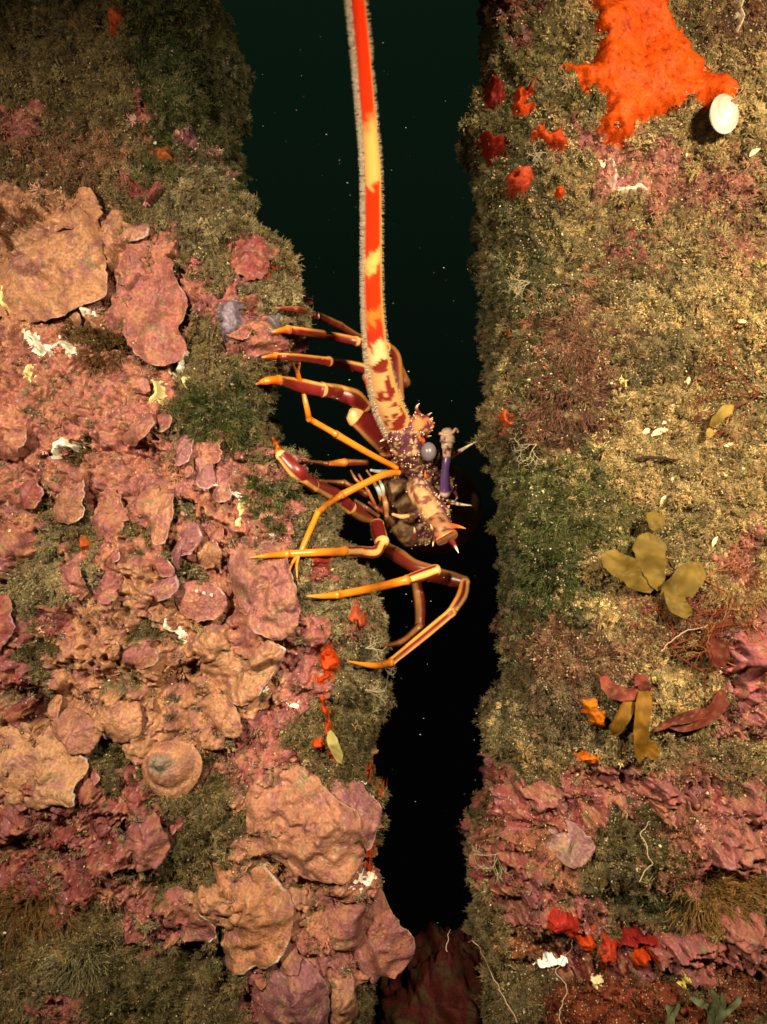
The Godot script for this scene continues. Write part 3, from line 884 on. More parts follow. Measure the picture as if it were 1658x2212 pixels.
func build_plates() -> void:
	var g := "coralline plates overlapping on the left rock"
	var white := Color(0.78, 0.70, 0.62)
	for a in [
		["large peach coralline plate at the upper left, above the tall white tube", [[-40, 600], [10, 545], [60, 520], [100, 480], [150, 440], [180, 432], [205, 470], [228, 525], [237, 590], [232, 640], [190, 665], [120, 690], [40, 690], [-30, 670]], PEACH, {"dome": 0.006, "lift": 0.004, "bump": 1.6, "rim_mm": 1.1}],
		["rose coralline plate with a wavy pale right edge, beside the purple sponge", [[255, 500], [300, 505], [350, 540], [378, 572], [384, 606], [404, 640], [404, 676], [392, 712], [410, 756], [385, 790], [320, 785], [270, 730], [245, 650], [240, 560]], Color(0.40, 0.145, 0.125), {"dome": 0.003, "lift": 0.003, "curl": 0.004, "bump": 1.3, "rim_mm": 1.1}],
		["small torn coralline flap with a white crumbly top edge, under the brown turf", [[245, 520], [265, 482], [300, 478], [325, 488], [318, 512], [285, 522]], Color(0.46, 0.22, 0.16), {"lift": 0.005, "rim": white, "rim_mm": 1.6}],
		["tongue-shaped coralline plate with a white tip, left of the green tuft", [[255, 945], [272, 910], [300, 893], [326, 892], [338, 912], [330, 936], [300, 958], [270, 965]], PINK, {"lift": 0.005, "curl": 0.004, "rim_mm": 1.3}],
		["little coralline plate tucked under the pale tongue-shaped plate", [[330, 900], [352, 890], [376, 902], [370, 925], [345, 935]], ROSE, {"lift": 0.002}],
		["mauve scalloped coralline plate below the green tuft, topmost of three", [[372, 980], [380, 945], [400, 932], [418, 945], [420, 975], [410, 1000], [385, 1005]], MAUVE, {"lift": 0.005, "curl": 0.005, "rim": Color(0.62, 0.45, 0.5), "rim_mm": 1.3}],
		["mauve scalloped coralline plate below the green tuft, middle of three", [[410, 985], [432, 968], [452, 980], [462, 1005], [470, 1040], [450, 1058], [425, 1040]], Color(0.36, 0.15, 0.17), {"lift": 0.005, "curl": 0.005, "rim": Color(0.62, 0.45, 0.5), "rim_mm": 1.2}],
		["mauve scalloped coralline plate below the green tuft, lowest of three", [[445, 1020], [470, 1005], [490, 1022], [500, 1050], [498, 1080], [470, 1085], [450, 1060]], Color(0.38, 0.15, 0.15), {"lift": 0.006, "curl": 0.004, "rim": Color(0.6, 0.44, 0.46)}],
		["broad pink coralline plate whose right edge juts out below the orange leg tip", [[505, 1150], [545, 1128], [588, 1163], [616, 1187], [634, 1235], [646, 1285], [652, 1325], [644, 1352], [618, 1378], [570, 1372], [520, 1320], [495, 1240]], Color(0.41, 0.175, 0.14), {"dome": 0.004, "lift": 0.008, "bump": 1.9, "rim_mm": 1.1, "drop": 0.03}],
		["peach coralline shelf with a white frilled edge, above the rosy crust", [[430, 1430], [480, 1390], [545, 1372], [600, 1388], [622, 1402], [604, 1440], [575, 1482], [558, 1505], [520, 1522], [480, 1500], [440, 1470]], PEACH, {"dome": 0.004, "lift": 0.009, "bump": 1.7, "rim": white, "rim_mm": 1.4, "drop": 0.03}],
		["rounded peach coralline lobe at the lower tip of the big pink crust", [[430, 1520], [470, 1500], [512, 1528], [528, 1562], [518, 1586], [490, 1592], [450, 1572]], PEACH, {"dome": 0.004, "lift": 0.006, "rim_mm": 1.2}],
		["oval rose coralline disc with three pale pimples, middle of the left rock", ellipse(432, 1298, 60, 44, 0.15), Color(0.39, 0.15, 0.13), {"dome": 0.004, "lift": 0.004, "bump": 0.5, "rim_mm": 1.1}],
		["upright mauve coralline fold with a pale frilled foot, left of a peach lobe", [[366, 1205], [380, 1160], [402, 1130], [428, 1130], [440, 1160], [420, 1195], [398, 1200], [392, 1228], [372, 1232]], MAUVE, {"dome": 0.007, "lift": 0.006, "curl": 0.006, "rim": Color(0.7, 0.5, 0.55), "rim_mm": 1.3}],
		["small peach coralline lobe beside the upright mauve fold", ellipse(448, 1195, 36, 34, 0.2), PEACH, {"dome": 0.005, "lift": 0.005, "rim_mm": 0.8}],
		["small round coralline knob with a bright rim, above the silted hollow", ellipse(247, 1202, 17, 15), ROSE, {"dome": 0.005, "lift": 0.003, "rim": Color(0.72, 0.5, 0.52)}],
		["long peach coralline tongue ending in a white pimple, left centre", [[290, 1090], [320, 1050], [365, 1030], [378, 1080], [374, 1130], [364, 1170], [345, 1178], [328, 1160], [310, 1130]], Color(0.46, 0.21, 0.14), {"dome": 0.004, "lift": 0.004, "rim_mm": 1.1}],
		["dark rose coralline button near the left edge of the picture", ellipse(62, 1068, 36, 34), CRIMSON, {"dome": 0.003, "lift": 0.004, "rim": Color(0.55, 0.3, 0.32)}],
		["silted coralline plate with a white curved right rim, beside the dark rose button", [[110, 1090], [125, 1045], [160, 1025], [183, 1050], [187, 1085], [180, 1118], [150, 1135], [120, 1125]], Color(0.35, 0.16, 0.11), {"dome": 0.002, "lift": 0.004, "rim": white, "rim_mm": 1.2}],
		["crimson coralline plate cut by the left edge of the picture", [[-30, 1260], [5, 1275], [25, 1310], [35, 1350], [20, 1380], [-10, 1430], [-40, 1440], [-50, 1350]], CRIMSON, {"lift": 0.004, "rim": Color(0.6, 0.35, 0.45)}],
		["pale peach coralline sheet with a wavy white lower edge, far left", [[-40, 1600], [30, 1570], [110, 1580], [170, 1610], [195, 1660], [172, 1690], [166, 1736], [130, 1738], [95, 1745], [50, 1762], [20, 1768], [-40, 1740]], Color(0.55, 0.30, 0.17), {"dome": 0.004, "lift": 0.006, "rim": white, "rim_mm": 1.3, "bump": 1.1}],
		["lumpy peach coralline sheet in the lower middle, under the rosy shell bits", [[525, 1745], [560, 1680], [610, 1645], [670, 1668], [720, 1715], [780, 1760], [792, 1830], [760, 1890], [690, 1900], [620, 1870], [550, 1840]], Color(0.48, 0.215, 0.14), {"dome": 0.007, "lift": 0.004, "bump": 1.5, "rim_mm": 0.8}],
		["mauve scalloped coralline plate above the lumpy peach sheet, near the crevice", [[700, 1715], [725, 1690], [752, 1698], [770, 1690], [800, 1702], [822, 1738], [815, 1790], [795, 1830], [765, 1770]], MAUVE, {"lift": 0.005, "curl": 0.004, "rim": Color(0.68, 0.5, 0.5)}],
		["orange-pink coralline sheet with a ragged white left edge, bottom left", [[460, 1865], [500, 1880], [545, 1868], [610, 1900], [640, 1970], [610, 2060], [550, 2090], [495, 2092], [480, 2040], [468, 1990], [480, 1960], [462, 1920]], Color(0.50, 0.225, 0.12), {"dome": 0.005, "lift": 0.009, "rim": white, "rim_mm": 1.6, "bump": 1.2}],
		["smooth rose coralline bulge at the crevice's lower left corner", [[690, 1995], [730, 1950], [800, 1945], [860, 1975], [893, 2018], [888, 2070], [830, 2095], [750, 2080], [700, 2050]], Color(0.38, 0.14, 0.12), {"dome": 0.009, "lift": 0.003, "rim_mm": 0.7}],
		["purple coralline fold with a pale top edge at the picture's bottom", [[555, 2150], [575, 2095], [640, 2072], [690, 2090], [712, 2140], [700, 2220], [620, 2250], [560, 2240]], MAUVE, {"dome": 0.006, "lift": 0.006, "rim": Color(0.65, 0.42, 0.42)}],
		["curled peach coralline flap holding a white shell, picture's bottom", [[700, 2190], [704, 2130], [730, 2098], [765, 2120], [775, 2165], [755, 2205], [725, 2215]], Color(0.5, 0.26, 0.16), {"dome": 0.006, "lift": 0.008}],
		["ruffled pink coralline fan with white frill at the bottom edge, centre", [[780, 2250], [800, 2200], [835, 2178], [870, 2190], [905, 2225], [910, 2260]], Color(0.47, 0.22, 0.2), {"lift": 0.008, "rim": white, "rim_mm": 1.6, "center": [840, 2260]}],
		["maroon coralline shelf with a thin white lower edge, above the dark hollow", [[335, 1985], [350, 1940], [390, 1925], [430, 1960], [468, 1995], [470, 2022], [440, 2030], [405, 2022], [365, 2015]], Color(0.34, 0.12, 0.1), {"lift": 0.007, "rim": white, "rim_mm": 1.0}],
		["small pink coralline curl in the middle of the peach shelf", ellipse(300, 1420, 48, 26, -0.2), PINK, {"lift": 0.004, "dome": 0.004, "rim": white, "rim_mm": 0.8}],
		["domed rose coralline lump among brown turf, lower left", ellipse(318, 1820, 52, 60, 0.4), Color(0.33, 0.115, 0.11), {"lift": 0.004, "dome": 0.011, "bump": 1.4, "rim": Color(0, 0, 0, 0)}],
		["pink coralline blade with a white curl, under the white worm cast", ellipse(352, 1225, 30, 20, 0.4), ROSE, {"lift": 0.003, "rim": Color(0.7, 0.5, 0.5)}],
		["mauve coralline curl with a bright arched rim, above the oval disc", [[300, 1275], [330, 1262], [355, 1245], [385, 1245], [388, 1275], [360, 1295], [320, 1300]], MAUVE, {"lift": 0.005, "dome": 0.006, "rim": Color(0.72, 0.52, 0.58), "rim_mm": 1.2}],
		["peach coralline mound in the middle of the broad crust", ellipse(260, 1560, 58, 42, -0.2), PEACH, {"lift": 0.003, "dome": 0.006, "bump": 0.6, "rim": Color(0, 0, 0, 0)}],
		["long pink coralline swelling left of the peach mound", ellipse(160, 1580, 60, 46, 0.3), Color(0.42, 0.19, 0.14), {"lift": 0.003, "dome": 0.008, "rim": Color(0, 0, 0, 0)}],
	]:
		plate("coralline_plate", a[1], a[2], a[0], "coralline algae", g, a[3])
	plate("coralline_disc", [[1183, 1825], [1190, 1798], [1215, 1782], [1240, 1780], [1262, 1795], [1282, 1815], [1278, 1840], [1262, 1862], [1238, 1870], [1205, 1860], [1186, 1845]], Color(0.34, 0.19, 0.19), "greyish mauve coralline disc on the lower right rock", "coralline algae", "", {"lift": 0.006, "dome": 0.003, "curl": 0.002, "bump": 0.7, "rim": Color(0.45, 0.3, 0.3)})
	var gp := "rosy coralline lumps on the lower right rock"
	for a in [
		["rosy coralline lump above the mauve disc, at the crevice edge", ellipse(1170, 1725, 62, 34, 0.2), ROSE], ["rosy coralline knob left of the mauve disc, overhanging the crevice", ellipse(1095, 1870, 38, 34), CRIMSON],
		["rosy coralline ball under the brown frond tip", ellipse(1440, 1725, 34, 36), Color(0.42, 0.13, 0.12)], ["rosy coralline lump right of the mauve disc, lower right corner", ellipse(1600, 1850, 60, 50, 0.4), Color(0.42, 0.14, 0.13)],
		["knobby pink coralline bar, middle of the ledge at lower right", ellipse(1500, 2055, 70, 28, 0.05), Color(0.48, 0.15, 0.14)], ["bulging pink coralline mass ending the ledge at the right edge", ellipse(1620, 2030, 60, 52, 0.2), Color(0.46, 0.16, 0.14)],
		["pink coralline knob hanging under the ledge at lower right", ellipse(1560, 2085, 34, 24, 0.3), Color(0.44, 0.12, 0.11)], ["pink coralline patch at the right edge beside the red blade", ellipse(1630, 1440, 60, 80), Color(0.46, 0.13, 0.14)],
		["rosy coralline bump among red turf, right of the orange ball", ellipse(1330, 1690, 40, 30), ROSE], ["rosy coralline lump at the right edge above the brown tuft", ellipse(1640, 1740, 40, 50), ROSE],
	]:
		patch("coralline_lump", a[1], a[2], a[0], "coralline algae", gp, {"crust": true, "high": 0.008, "edge": 0.011, "ruffle": 0.009, "bump": 1.6})

func build_lobes() -> void:
	# many small overlapping lobes of crust, pieces of the left wall
	var wall := get_node("rock_wall_left")
	var made := 0
	var tries := 0
	while made < 90 and tries < 6000:
		tries += 1
		var u := rng.randf_range(-10, 640)
		var v := rng.randf_range(450, 2190)
		var p := on_rock(u, v)
		var c := grid_at(p.x, p.y)
		var k := clampi(int(c.y), 0, GH - 1) * GW + clampi(int(c.x), 0, GW - 1)
		if g_turf[k] > 0.2 or p.z < -0.05:
			continue
		var r := rng.randf_range(14, 58)
		var turn := rng.randf_range(-1.6, 0.9)
		var cc := jitter(g_color[k], 0.12)
		if made % 3 == 0:
			plate("crust_lobe", ellipse(u, v, r, r * rng.randf_range(0.55, 0.95), rng.randf() * TAU, 9), cc, "", "", "", {"parent": wall, "free": turn, "wide": rng.randf_range(0.1, 0.6), "lift": rng.randf_range(0.001, 0.004), "dome": rng.randf_range(0.0, 0.002), "stiff": 0.2, "ruffle": 0.0045, "wild": 0.25, "bump": 1.3, "rim_mm": rng.randf_range(0.4, 1.0), "rim": Color(0.64, 0.42, 0.38) if rng.randf() < 0.6 else Color(0, 0, 0, 0)})
		else:
			patch("crust_lobe", ellipse(u, v, r, r * rng.randf_range(0.5, 0.9), rng.randf() * TAU, 8), cc, "", "", "", {"parent": wall, "crust": true, "high": rng.randf_range(0.0015, 0.0045), "edge": rng.randf_range(0.003, 0.009), "ruffle": 0.009, "bump": 1.2})
		made += 1

func build_sponges() -> void:
	var g := "orange and red encrusting sponges"
	patch("encrusting_sponge", [[1288, -60], [1285, 20], [1296, 70], [1290, 115], [1255, 132], [1222, 128], [1205, 145], [1228, 150], [1252, 165], [1262, 190], [1300, 188], [1312, 215], [1306, 245], [1292, 262], [1318, 285], [1345, 305], [1368, 288], [1386, 256], [1420, 238], [1460, 240], [1488, 215], [1530, 218], [1562, 228], [1592, 208], [1602, 182], [1580, 158], [1540, 148], [1518, 120], [1495, 95], [1470, 60], [1450, 10], [1440, -60]], Color(0.86, 0.10, 0.006), "large bright orange sponge spread over the upper right rock", "sponge", g, {"high": 0.0065, "edge": 0.007, "ruffle": 0.0035, "bump": 0.7, "mat": M.sponge})
	for a in [
		[ellipse(712, 1430, 20, 27, 0.3), ORANGE, "round orange sponge on the turf beside the lowest leg"], [ellipse(700, 1462, 22, 9, -0.7), ORANGE, "narrow orange sponge streak below the round orange sponge"],
		[[[690, 1505], [702, 1510], [714, 1545], [720, 1600], [724, 1640], [712, 1645], [704, 1590], [694, 1540]], ORANGE, "long orange sponge strip along the rosy crust above the pale frond"], [ellipse(690, 1605, 13, 15), ORANGE, "orange sponge dot left of the long orange strip"],
		[ellipse(820, 1645, 11, 13), ORANGE, "upper orange sponge dot on dark turf near the crevice"], [ellipse(822, 1690, 15, 13), ORANGE, "lower orange sponge dot on dark turf near the crevice"],
		[ellipse(796, 1836, 14, 48, -0.2), ORANGE, "long orange sponge hugging the lower crevice edge beside white flakes"], [ellipse(578, 580, 8, 20), ORANGE, "orange sponge on the rock spur above the first legs"],
		[ellipse(772, 1335, 24, 18, 0.7), Color(0.55, 0.10, 0.04), "salmon sponge on the turf lip below the orange leg"], [ellipse(690, 1215, 14, 12), Color(0.4, 0.04, 0.03), "dark red sponge patch under the horizontal orange leg"],
		[[[1160, 165], [1150, 190], [1135, 180], [1118, 190], [1108, 215], [1122, 240], [1145, 238], [1158, 225], [1140, 215], [1138, 200]], ORANGE, "orange crescent sponge at the upper right crevice edge"], [ellipse(1190, 290, 40, 20, 0.4), Color(0.55, 0.06, 0.01), "ragged orange sponge under the orange crescent"],
		[ellipse(1070, 190, 22, 34), Color(0.2, 0.012, 0.006), "dim red sponge inside the crevice, highest on the right"], [ellipse(1062, 310, 34, 28), Color(0.2, 0.012, 0.006), "dim red sponge inside the crevice, largest on the right"], [ellipse(1128, 385, 26, 28), Color(0.5, 0.06, 0.02), "dull red sponge on the right rim below the dim red ones"],  # the two dim reds have the crevice shade put into their colour
		[ellipse(1210, 412, 11, 12), ORANGE, "tiny orange sponge ball on the right rock"], [ellipse(1100, 720, 14, 18), Color(0.4, 0.1, 0.02), "brownish orange sponge on the right rim, midway up"], [ellipse(1095, 903, 15, 17), Color(0.5, 0.08, 0.02), "orange-red sponge on the right rim opposite the lobster's eye"],
		[ellipse(1285, 1540, 22, 40, -0.5), Color(0.75, 0.2, 0.01), "orange sponge half hidden in turf left of the brown fronds"], [ellipse(1276, 1640, 20, 14), Color(0.75, 0.17, 0.01), "small orange sponge mound below the brown fronds"],
		[ellipse(350, 332, 26, 20), Color(0.35, 0.1, 0.03), "dull orange sponge on the upper left rock"], [ellipse(1270, 2042, 20, 18), ORANGE, "bright orange sponge ball under the dark ledge, lower right"], [ellipse(1318, 2060, 24, 30), Color(0.55, 0.05, 0.02), "red sponge disc beside the bright orange ball"],
		[ellipse(1380, 2040, 42, 16, 0.1), Color(0.28, 0.02, 0.015), "long dark red sponge on the ledge, lower right"], [ellipse(1395, 2075, 22, 16), ORANGE, "orange sponge nub at the end of the dark ledge"], [ellipse(1220, 2000, 30, 26), Color(0.45, 0.03, 0.02), "deep red sponge above the bright orange ball"],
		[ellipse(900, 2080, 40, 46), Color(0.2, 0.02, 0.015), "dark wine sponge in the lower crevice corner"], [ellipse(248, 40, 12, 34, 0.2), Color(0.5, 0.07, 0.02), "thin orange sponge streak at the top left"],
		[ellipse(180, 1172, 12, 16), Color(0.6, 0.13, 0.03), "orange speck of sponge on the crust left of the mauve fold"], [ellipse(497, 690, 24, 40, 0.1), Color(0.25, 0.2, 0.27), "pale violet sponge in the hollow of the rock spur"], [ellipse(594, 690, 12, 22), Color(0.22, 0.2, 0.22), "grey violet sponge on the tip of the rock spur"],
	]:
		patch("encrusting_sponge", a[0], a[1], a[2], "sponge", g, {"high": 0.0042, "edge": 0.0035, "ruffle": 0.0038, "bump": 0.6, "mat": M.sponge})

func build_white_things() -> void:
	var g := "white chalky worm tubes and barnacle scars on the rock"
	var w := BONE
	var yl := Color(0.72, 0.62, 0.28)
	for a in [
		[[[168, 592], [166, 625], [172, 648], [180, 668]], 9, w, "tall white worm tube on the large peach plate"], [[[2, 620], [6, 645], [14, 662]], 10, yl, "yellow tube at the left edge of the picture"], [[[66, 530], [70, 540]], 5, w, "tiny white tube tip on the large peach plate"],
		[[[58, 722], [70, 740], [80, 752]], 12, w, "white chalky scar with a greenish side, left part of the crust"], [[[100, 745], [108, 760], [124, 740], [150, 752]], 10, w, "hooked white tube scar next to the greenish one"], [[[60, 792], [52, 806]], 8, yl, "small yellowish scar under the hooked white tube"],
		[[[400, 758], [396, 775], [388, 795]], 13, w, "ribbed white barnacle at the wavy edge of the rose plate"], [[[352, 775], [360, 782]], 8, w, "little white speck left of the ribbed barnacle"], [[[338, 826], [334, 848], [330, 862]], 10, yl, "yellowish white tube below the ribbed barnacle"], [[[372, 800], [378, 812]], 6, w, "white crumb between ribbed barnacle and yellowish tube"], [[[398, 820], [400, 838]], 6, yl, "pale crumb on the edge above the green tuft"],
		[[[108, 978], [122, 962], [140, 958], [156, 966]], 12, w, "arched white scar above a dark hollow, left"], [[[446, 1048], [462, 1048]], 9, w, "white barnacle between two mauve plates"], [[[488, 1058], [500, 1066], [510, 1076]], 10, w, "white barnacle at the lowest mauve plate"], [[[514, 1090], [520, 1108], [516, 1130]], 10, yl, "ragged yellow barnacle below the white one"], [[[570, 1150], [584, 1156]], 4, w, "thin white curl on the broad pink plate"],
		[[[356, 1330], [354, 1352], [370, 1366], [392, 1378]], 6, w, "squiggly white worm tube below the oval disc"], [[[345, 1165], [348, 1172]], 7, Color(0.5, 0.44, 0.38), "white pimple at the end of the peach tongue"],
		[[[782, 1728], [790, 1742], [778, 1752]], 8, w, "upper white shell bit on the scalloped plate by the crevice"], [[[766, 1768], [768, 1790], [772, 1808]], 7, w, "lower white shell bit on the scalloped plate by the crevice"], [[[668, 1716], [682, 1724]], 7, w, "white chip at the top of the lumpy peach sheet"], [[[766, 1916], [796, 1916]], 6, w, "white flake on the rosy bulge near the lower crevice"], [[[600, 1988], [610, 2000]], 6, Color(0.6, 0.5, 0.5), "pale speck on the orange-pink sheet"],
		[[[720, 2150], [728, 2172]], 8, w, "white shell held in the curled peach flap"], [[[560, 1498], [566, 1500]], 5, w, "white bead under the frilled peach shelf"], [[[628, 1530], [634, 1530]], 5, w, "white bead on rosy crust below the frilled shelf"],
		[[[1345, 405], [1375, 400], [1400, 403]], 5, Color(0.75, 0.6, 0.45), "thin pale worm tube across the right rock under the sponge"], [[[1325, 340], [1330, 370], [1324, 400]], 6, Color(0.6, 0.35, 0.3), "pinkish ridge left of the thin pale tube"], [[[1605, 0], [1608, 30], [1600, 55]], 10, Color(0.6, 0.5, 0.34), "pale hanging tube at the top right corner"],
		[[[1170, 2092], [1195, 2084], [1220, 2088]], 9, Color(0.9, 0.9, 0.88), "bright white shell chip in the dark lower right hollow"], [[[1490, 2120], [1482, 2140]], 6, Color(0.75, 0.6, 0.15), "yellow chip beside the forked pale seaweed"], [[[1300, 2120], [1290, 2132]], 7, Color(0.6, 0.5, 0.3), "buff snail-like curl below the white shell chip"],
	]:
		var stroke := PackedVector2Array()
		for q in a[0]:
			stroke.append(Vector2(q[0], q[1]))
		var shape := Geometry2D.offset_polyline(stroke, maxf(3.0, a[1] * 0.62), Geometry2D.JOIN_ROUND, Geometry2D.END_ROUND)[0]
		var ring := []
		for q in shape:
			ring.append([q.x, q.y])
		patch("worm_tube", ring, a[2], a[3], "worm tube", g, {"mat": M.bone, "high": 0.0030, "edge": 0.0018, "ruffle": 0.0025, "bump": 1.0})
	for k in 3:
		ridge("white_pimple", [[425 + k * 16, 1277 + k * 4], [427 + k * 16, 1280 + k * 4]], 4.5, Color(0.6, 0.45, 0.42), ["left pale pimple on the oval disc", "middle pale pimple on the oval disc", "right pale pimple on the oval disc"][k], "barnacle", "pale pimples on the oval disc", M.bone, 0.1, 0.005)
	# limpet on the upper right rock: an oval cup seen from inside
	var c := on_rock(1566, 245, 0.006, true)
	var limpet := base("limpet_shell", c)
	limpet.rotation = Vector3(-0.15, 0.25, -0.32)
	var s := Shape.new()
	var rings := 9
	var n := 28
	for layer in 2:
		var st := s.pos.size()
		for i in rings + 1:
			var f := 0.04 + 0.96 * i / rings
			for k in n:
				var a := TAU * k / n
				var rib := 1.0 + 0.02 * sin(a * 14.0) * f
				var p := Vector3(cos(a) * 0.0098 * f * rib, sin(a) * 0.0136 * f * rib, (0.0075 * (1.0 - pow(f, 1.7)) + (0.0 if layer == 0 else -0.0008)))
				s.pos.append(p)
				s.col.append(Color(0.66, 0.63, 0.54).lerp(Color(0.48, 0.42, 0.30), clampf(0.5 + 0.5 * sin(f * 20.0 + a * 2.0), 0.0, 1.0)) if layer == 0 else Color(0.6, 0.6, 0.5))
		for i in rings:
			for k in n:
				var a := st + i * n + k
				var b := st + i * n + (k + 1) % n
				s.idx.append_array([a, a + n, b, b, a + n, b + n] if layer == 0 else [a, b, a + n, b, b + n, a + n])
	mesh_node("shell_cup", shape_mesh(s), M.shell, limpet)
	var s2 := Shape.new()
	ball(s2, Vector3(0.001, 0.004, 0.0066), Vector3(0.0022, 0.0018, 0.0010), plain(Color(0.22, 0.09, 0.06)), 0.3)
	mesh_node("apex_scar", shape_mesh(s2), M.bone, limpet)
	tag(limpet, "white oval limpet shell just under the orange sponge's right arm", "shell")
	# crusted slipper-like snail on the left rock
	var sc := on_rock(366, 1655, 0.0, true)
	var snail := base("crusted_snail", sc)
	var s3 := Shape.new()
	var nr := 30
	var na := 64
	for i in nr + 1:
		var f := float(i) / nr
		for k in na:
			var a := TAU * k / na
			var out_r := 0.0195 * (1.0 + 0.10 * cos(a + 0.9) + 0.05 * sin(a * 3.0))
			var cx := -0.0045 * (1.0 - f)
			var cy := 0.0075 * (1.0 - f)
			var ph := fposmod(pow(f, 0.8) * 2.3 - a / TAU, 1.0)
			var x := cx + cos(a) * out_r * f
			var y := cy + sin(a) * out_r * f * 0.92
			var hh := 0.0165 * (1.0 - pow(f, 1.35)) + 0.0022 * (sin(ph * PI) - 1.0) + 0.0010 * n_fine.get_noise_2d(x * 1.2 + 3.0, y * 1.2) + 0.001
			s3.pos.append(Vector3(x, y, hh))
			var cc := PEACH.lerp(Color(0.40, 0.20, 0.15), smooth(0.0, 0.35, n_mid.get_noise_2d(x * 2.0, y * 2.0)))
			cc = cc.lerp(Color(0.24, 0.21, 0.19), (1.0 - smooth(0.25, 0.45, f + 0.2 * n_fine.get_noise_2d(x, y))) * 0.85)
			s3.col.append(cc * (1.0 + 0.25 * n_tint.get_noise_3d(x, y, 1.0)))
	for i in nr:
		for k in na:
			var a := i * na + k
			var b := i * na + (k + 1) % na
			s3.idx.append_array([a, a + na, b, b, a + na, b + na])
	if face_normals(s3.pos, s3.idx)[na * 10].z < 0.0:
		s3.idx.reverse()
	mesh_node("shell_whorl", shape_mesh(s3), M.crust, snail)
	tag(snail, "rounded snail overgrown with pink crust, grey apex, below the peach shelf", "snail")
	# dark twig on the right rock
	ridge("dark_twig", [[1372, 992], [1400, 988], [1430, 990], [1462, 994]], 4.0, Color(0.035, 0.022, 0.015), "short dark twig lying on the silted right rock", "twig", "", M.turf, 0.2, 0.004)
	# pale shell fragments in the silt
	var spots := [[1440, 905, 10, 7, "pale shell fragment in the silt, uppermost of a trio above the twig"], [1425, 935, 12, 8, "large pale shell fragment in the silt, middle of a trio above the twig"], [1395, 930, 9, 6, "pale shell fragment in the silt, leftmost of a trio above the twig"], [1490, 820, 8, 5, "pale shell fragment left of the wiry red seaweed at the right edge"], [1356, 912, 6, 4, "tiny white shell bead left of the trio above the twig"], [1436, 1080, 9, 6, "pale shell fragment between the twig and the broad brown fronds"], [1505, 1250, 10, 8, "pale shell fragment at the right tip of the broad brown fronds"], [1545, 1170, 8, 5, "pale shell fragment by the pink crust right of the broad brown fronds"], [1600, 690, 14, 6, "long pale shell sliver near the right edge, upper half"], [1330, 640, 7, 4, "pale shell fragment on dull turf above the reddish tufts"], [1300, 355, 7, 6, "pale shell fragment under the tip of the large orange sponge"], [1575, 960, 8, 5, "pale shell fragment right of the twig near the right edge"], [1610, 1080, 9, 4, "pale shell sliver at the right edge below the twig's level"], [1630, 330, 9, 6, "pale shell fragment at the right edge below the limpet"]]
	for k in spots.size():
		var a: Array = spots[k]
		var p := on_rock(a[0], a[1], 0.0015)
		var s5 := Shape.new()
		var turn := rng.randf() * TAU
		var side := Vector3(cos(turn), sin(turn), 0.3).normalized()
		var up := Vector3(-sin(turn), cos(turn), 0.5).normalized()
		# a bent chip
		var pts := PackedVector3Array()
		for i in 5:
			var t := i / 4.0 - 0.5
			pts.append(side * t * a[2] * PX * 2.6 + up * (0.25 - t * t) * a[3] * PX * 1.6)
		tube(s5, pts, PackedFloat32Array([a[3] * PX * 0.35, a[3] * PX * 0.9, a[3] * PX * 1.1, a[3] * PX * 0.8, a[3] * PX * 0.3]), 7, mottled(Color(0.74, 0.58, 0.33), 0.3), 0.45)
		for i in s5.pos.size():
			s5.pos[i] += Vector3.ONE * n_fine.get_noise_3dv(s5.pos[i] * 2.0 + p) * 0.0006
		var o := mesh_node("shell_fragment", shape_mesh(s5), M.shell)
		o.position = p
		tag(o, a[4], "shell fragment", "shell fragments in the silt")

# ------------------------------------------------------------------ seaweeds
func blade(s: Shape, pts: Array, w: Array, c: Color) -> void:
	# a flat frond with thickness: pts are sketch [u, v, lift], w half-widths in sketch units
	var line := []
	for p in pts:
		line.append(on_rock(p[0], p[1], p[2], true))
	var path := catmull(line, 10)
	var n := path.size()
	var cols := 10
	for face in 2:
		var st := s.pos.size()
		for i in n:
			var t := float(i) / (n - 1)
			var d := (path[mini(i + 1, n - 1)] - path[maxi(i - 1, 0)]).normalized()
			var sd := d.cross(Vector3(0, 0, 1)).normalized()
			var ft := t * (w.size() - 1)
			var k := mini(int(ft), w.size() - 2)
			var hw := lerpf(w[k], w[k + 1], smooth(0, 1, ft - k)) * PX
			hw = hw * sqrt(maxf(0.002, 1.0 - pow(clampf((t - 0.72) / 0.28, 0.0, 1.0), 2.0)))
			for q in cols + 1:
				var x := 2.0 * q / cols - 1.0
				var ruf := n_fine.get_noise_3dv(path[i] * 0.5 + sd * x * hw) * 0.0022
				s.pos.append(path[i] + sd * x * hw * (1.0 + 0.22 * n_fine.get_noise_3dv(path[i] * 0.8 + sd * signf(x) * 0.01)) + Vector3(0, 0, ruf + (0.0 if face == 0 else -0.0004) + x * x * 0.0006))
				s.col.append(frond_tint(c, s.pos[s.pos.size() - 1]))
		for i in n - 1:
			for q in cols:
				var a := st + i * (cols + 1) + q
				var b := a + cols + 1
				s.idx.append_array([a, b, a + 1, a + 1, b, b + 1] if face == 1 else [a, a + 1, b, a + 1, b + 1, b])

func frond_tint(c: Color, p: Vector3) -> Color:
	var k := n_fine.get_noise_3dv(p * 1.7)
	c = c * (1.0 + 0.6 * n_tint.get_noise_3dv(p) + 0.4 * n_mid.get_noise_3dv(p * 2.0))
	return c.lerp(SILT * 0.8, clampf((k - 0.25) * 4.0, 0.0, 0.35)).clamp()

func seaweed(called: String, fronds: Array, c: Color, label: String, mat: Material, part := "frond") -> void:
	var o := base(called, Vector3.ZERO)
	for f in fronds:
		var s := Shape.new()
		blade(s, f[0], f[1], c)
		var nrm := face_normals(s.pos, s.idx)
		mesh_node(part, arrays_mesh(s.pos, nrm, s.col, s.idx), mat, o)
	tag(o, label, "seaweed")

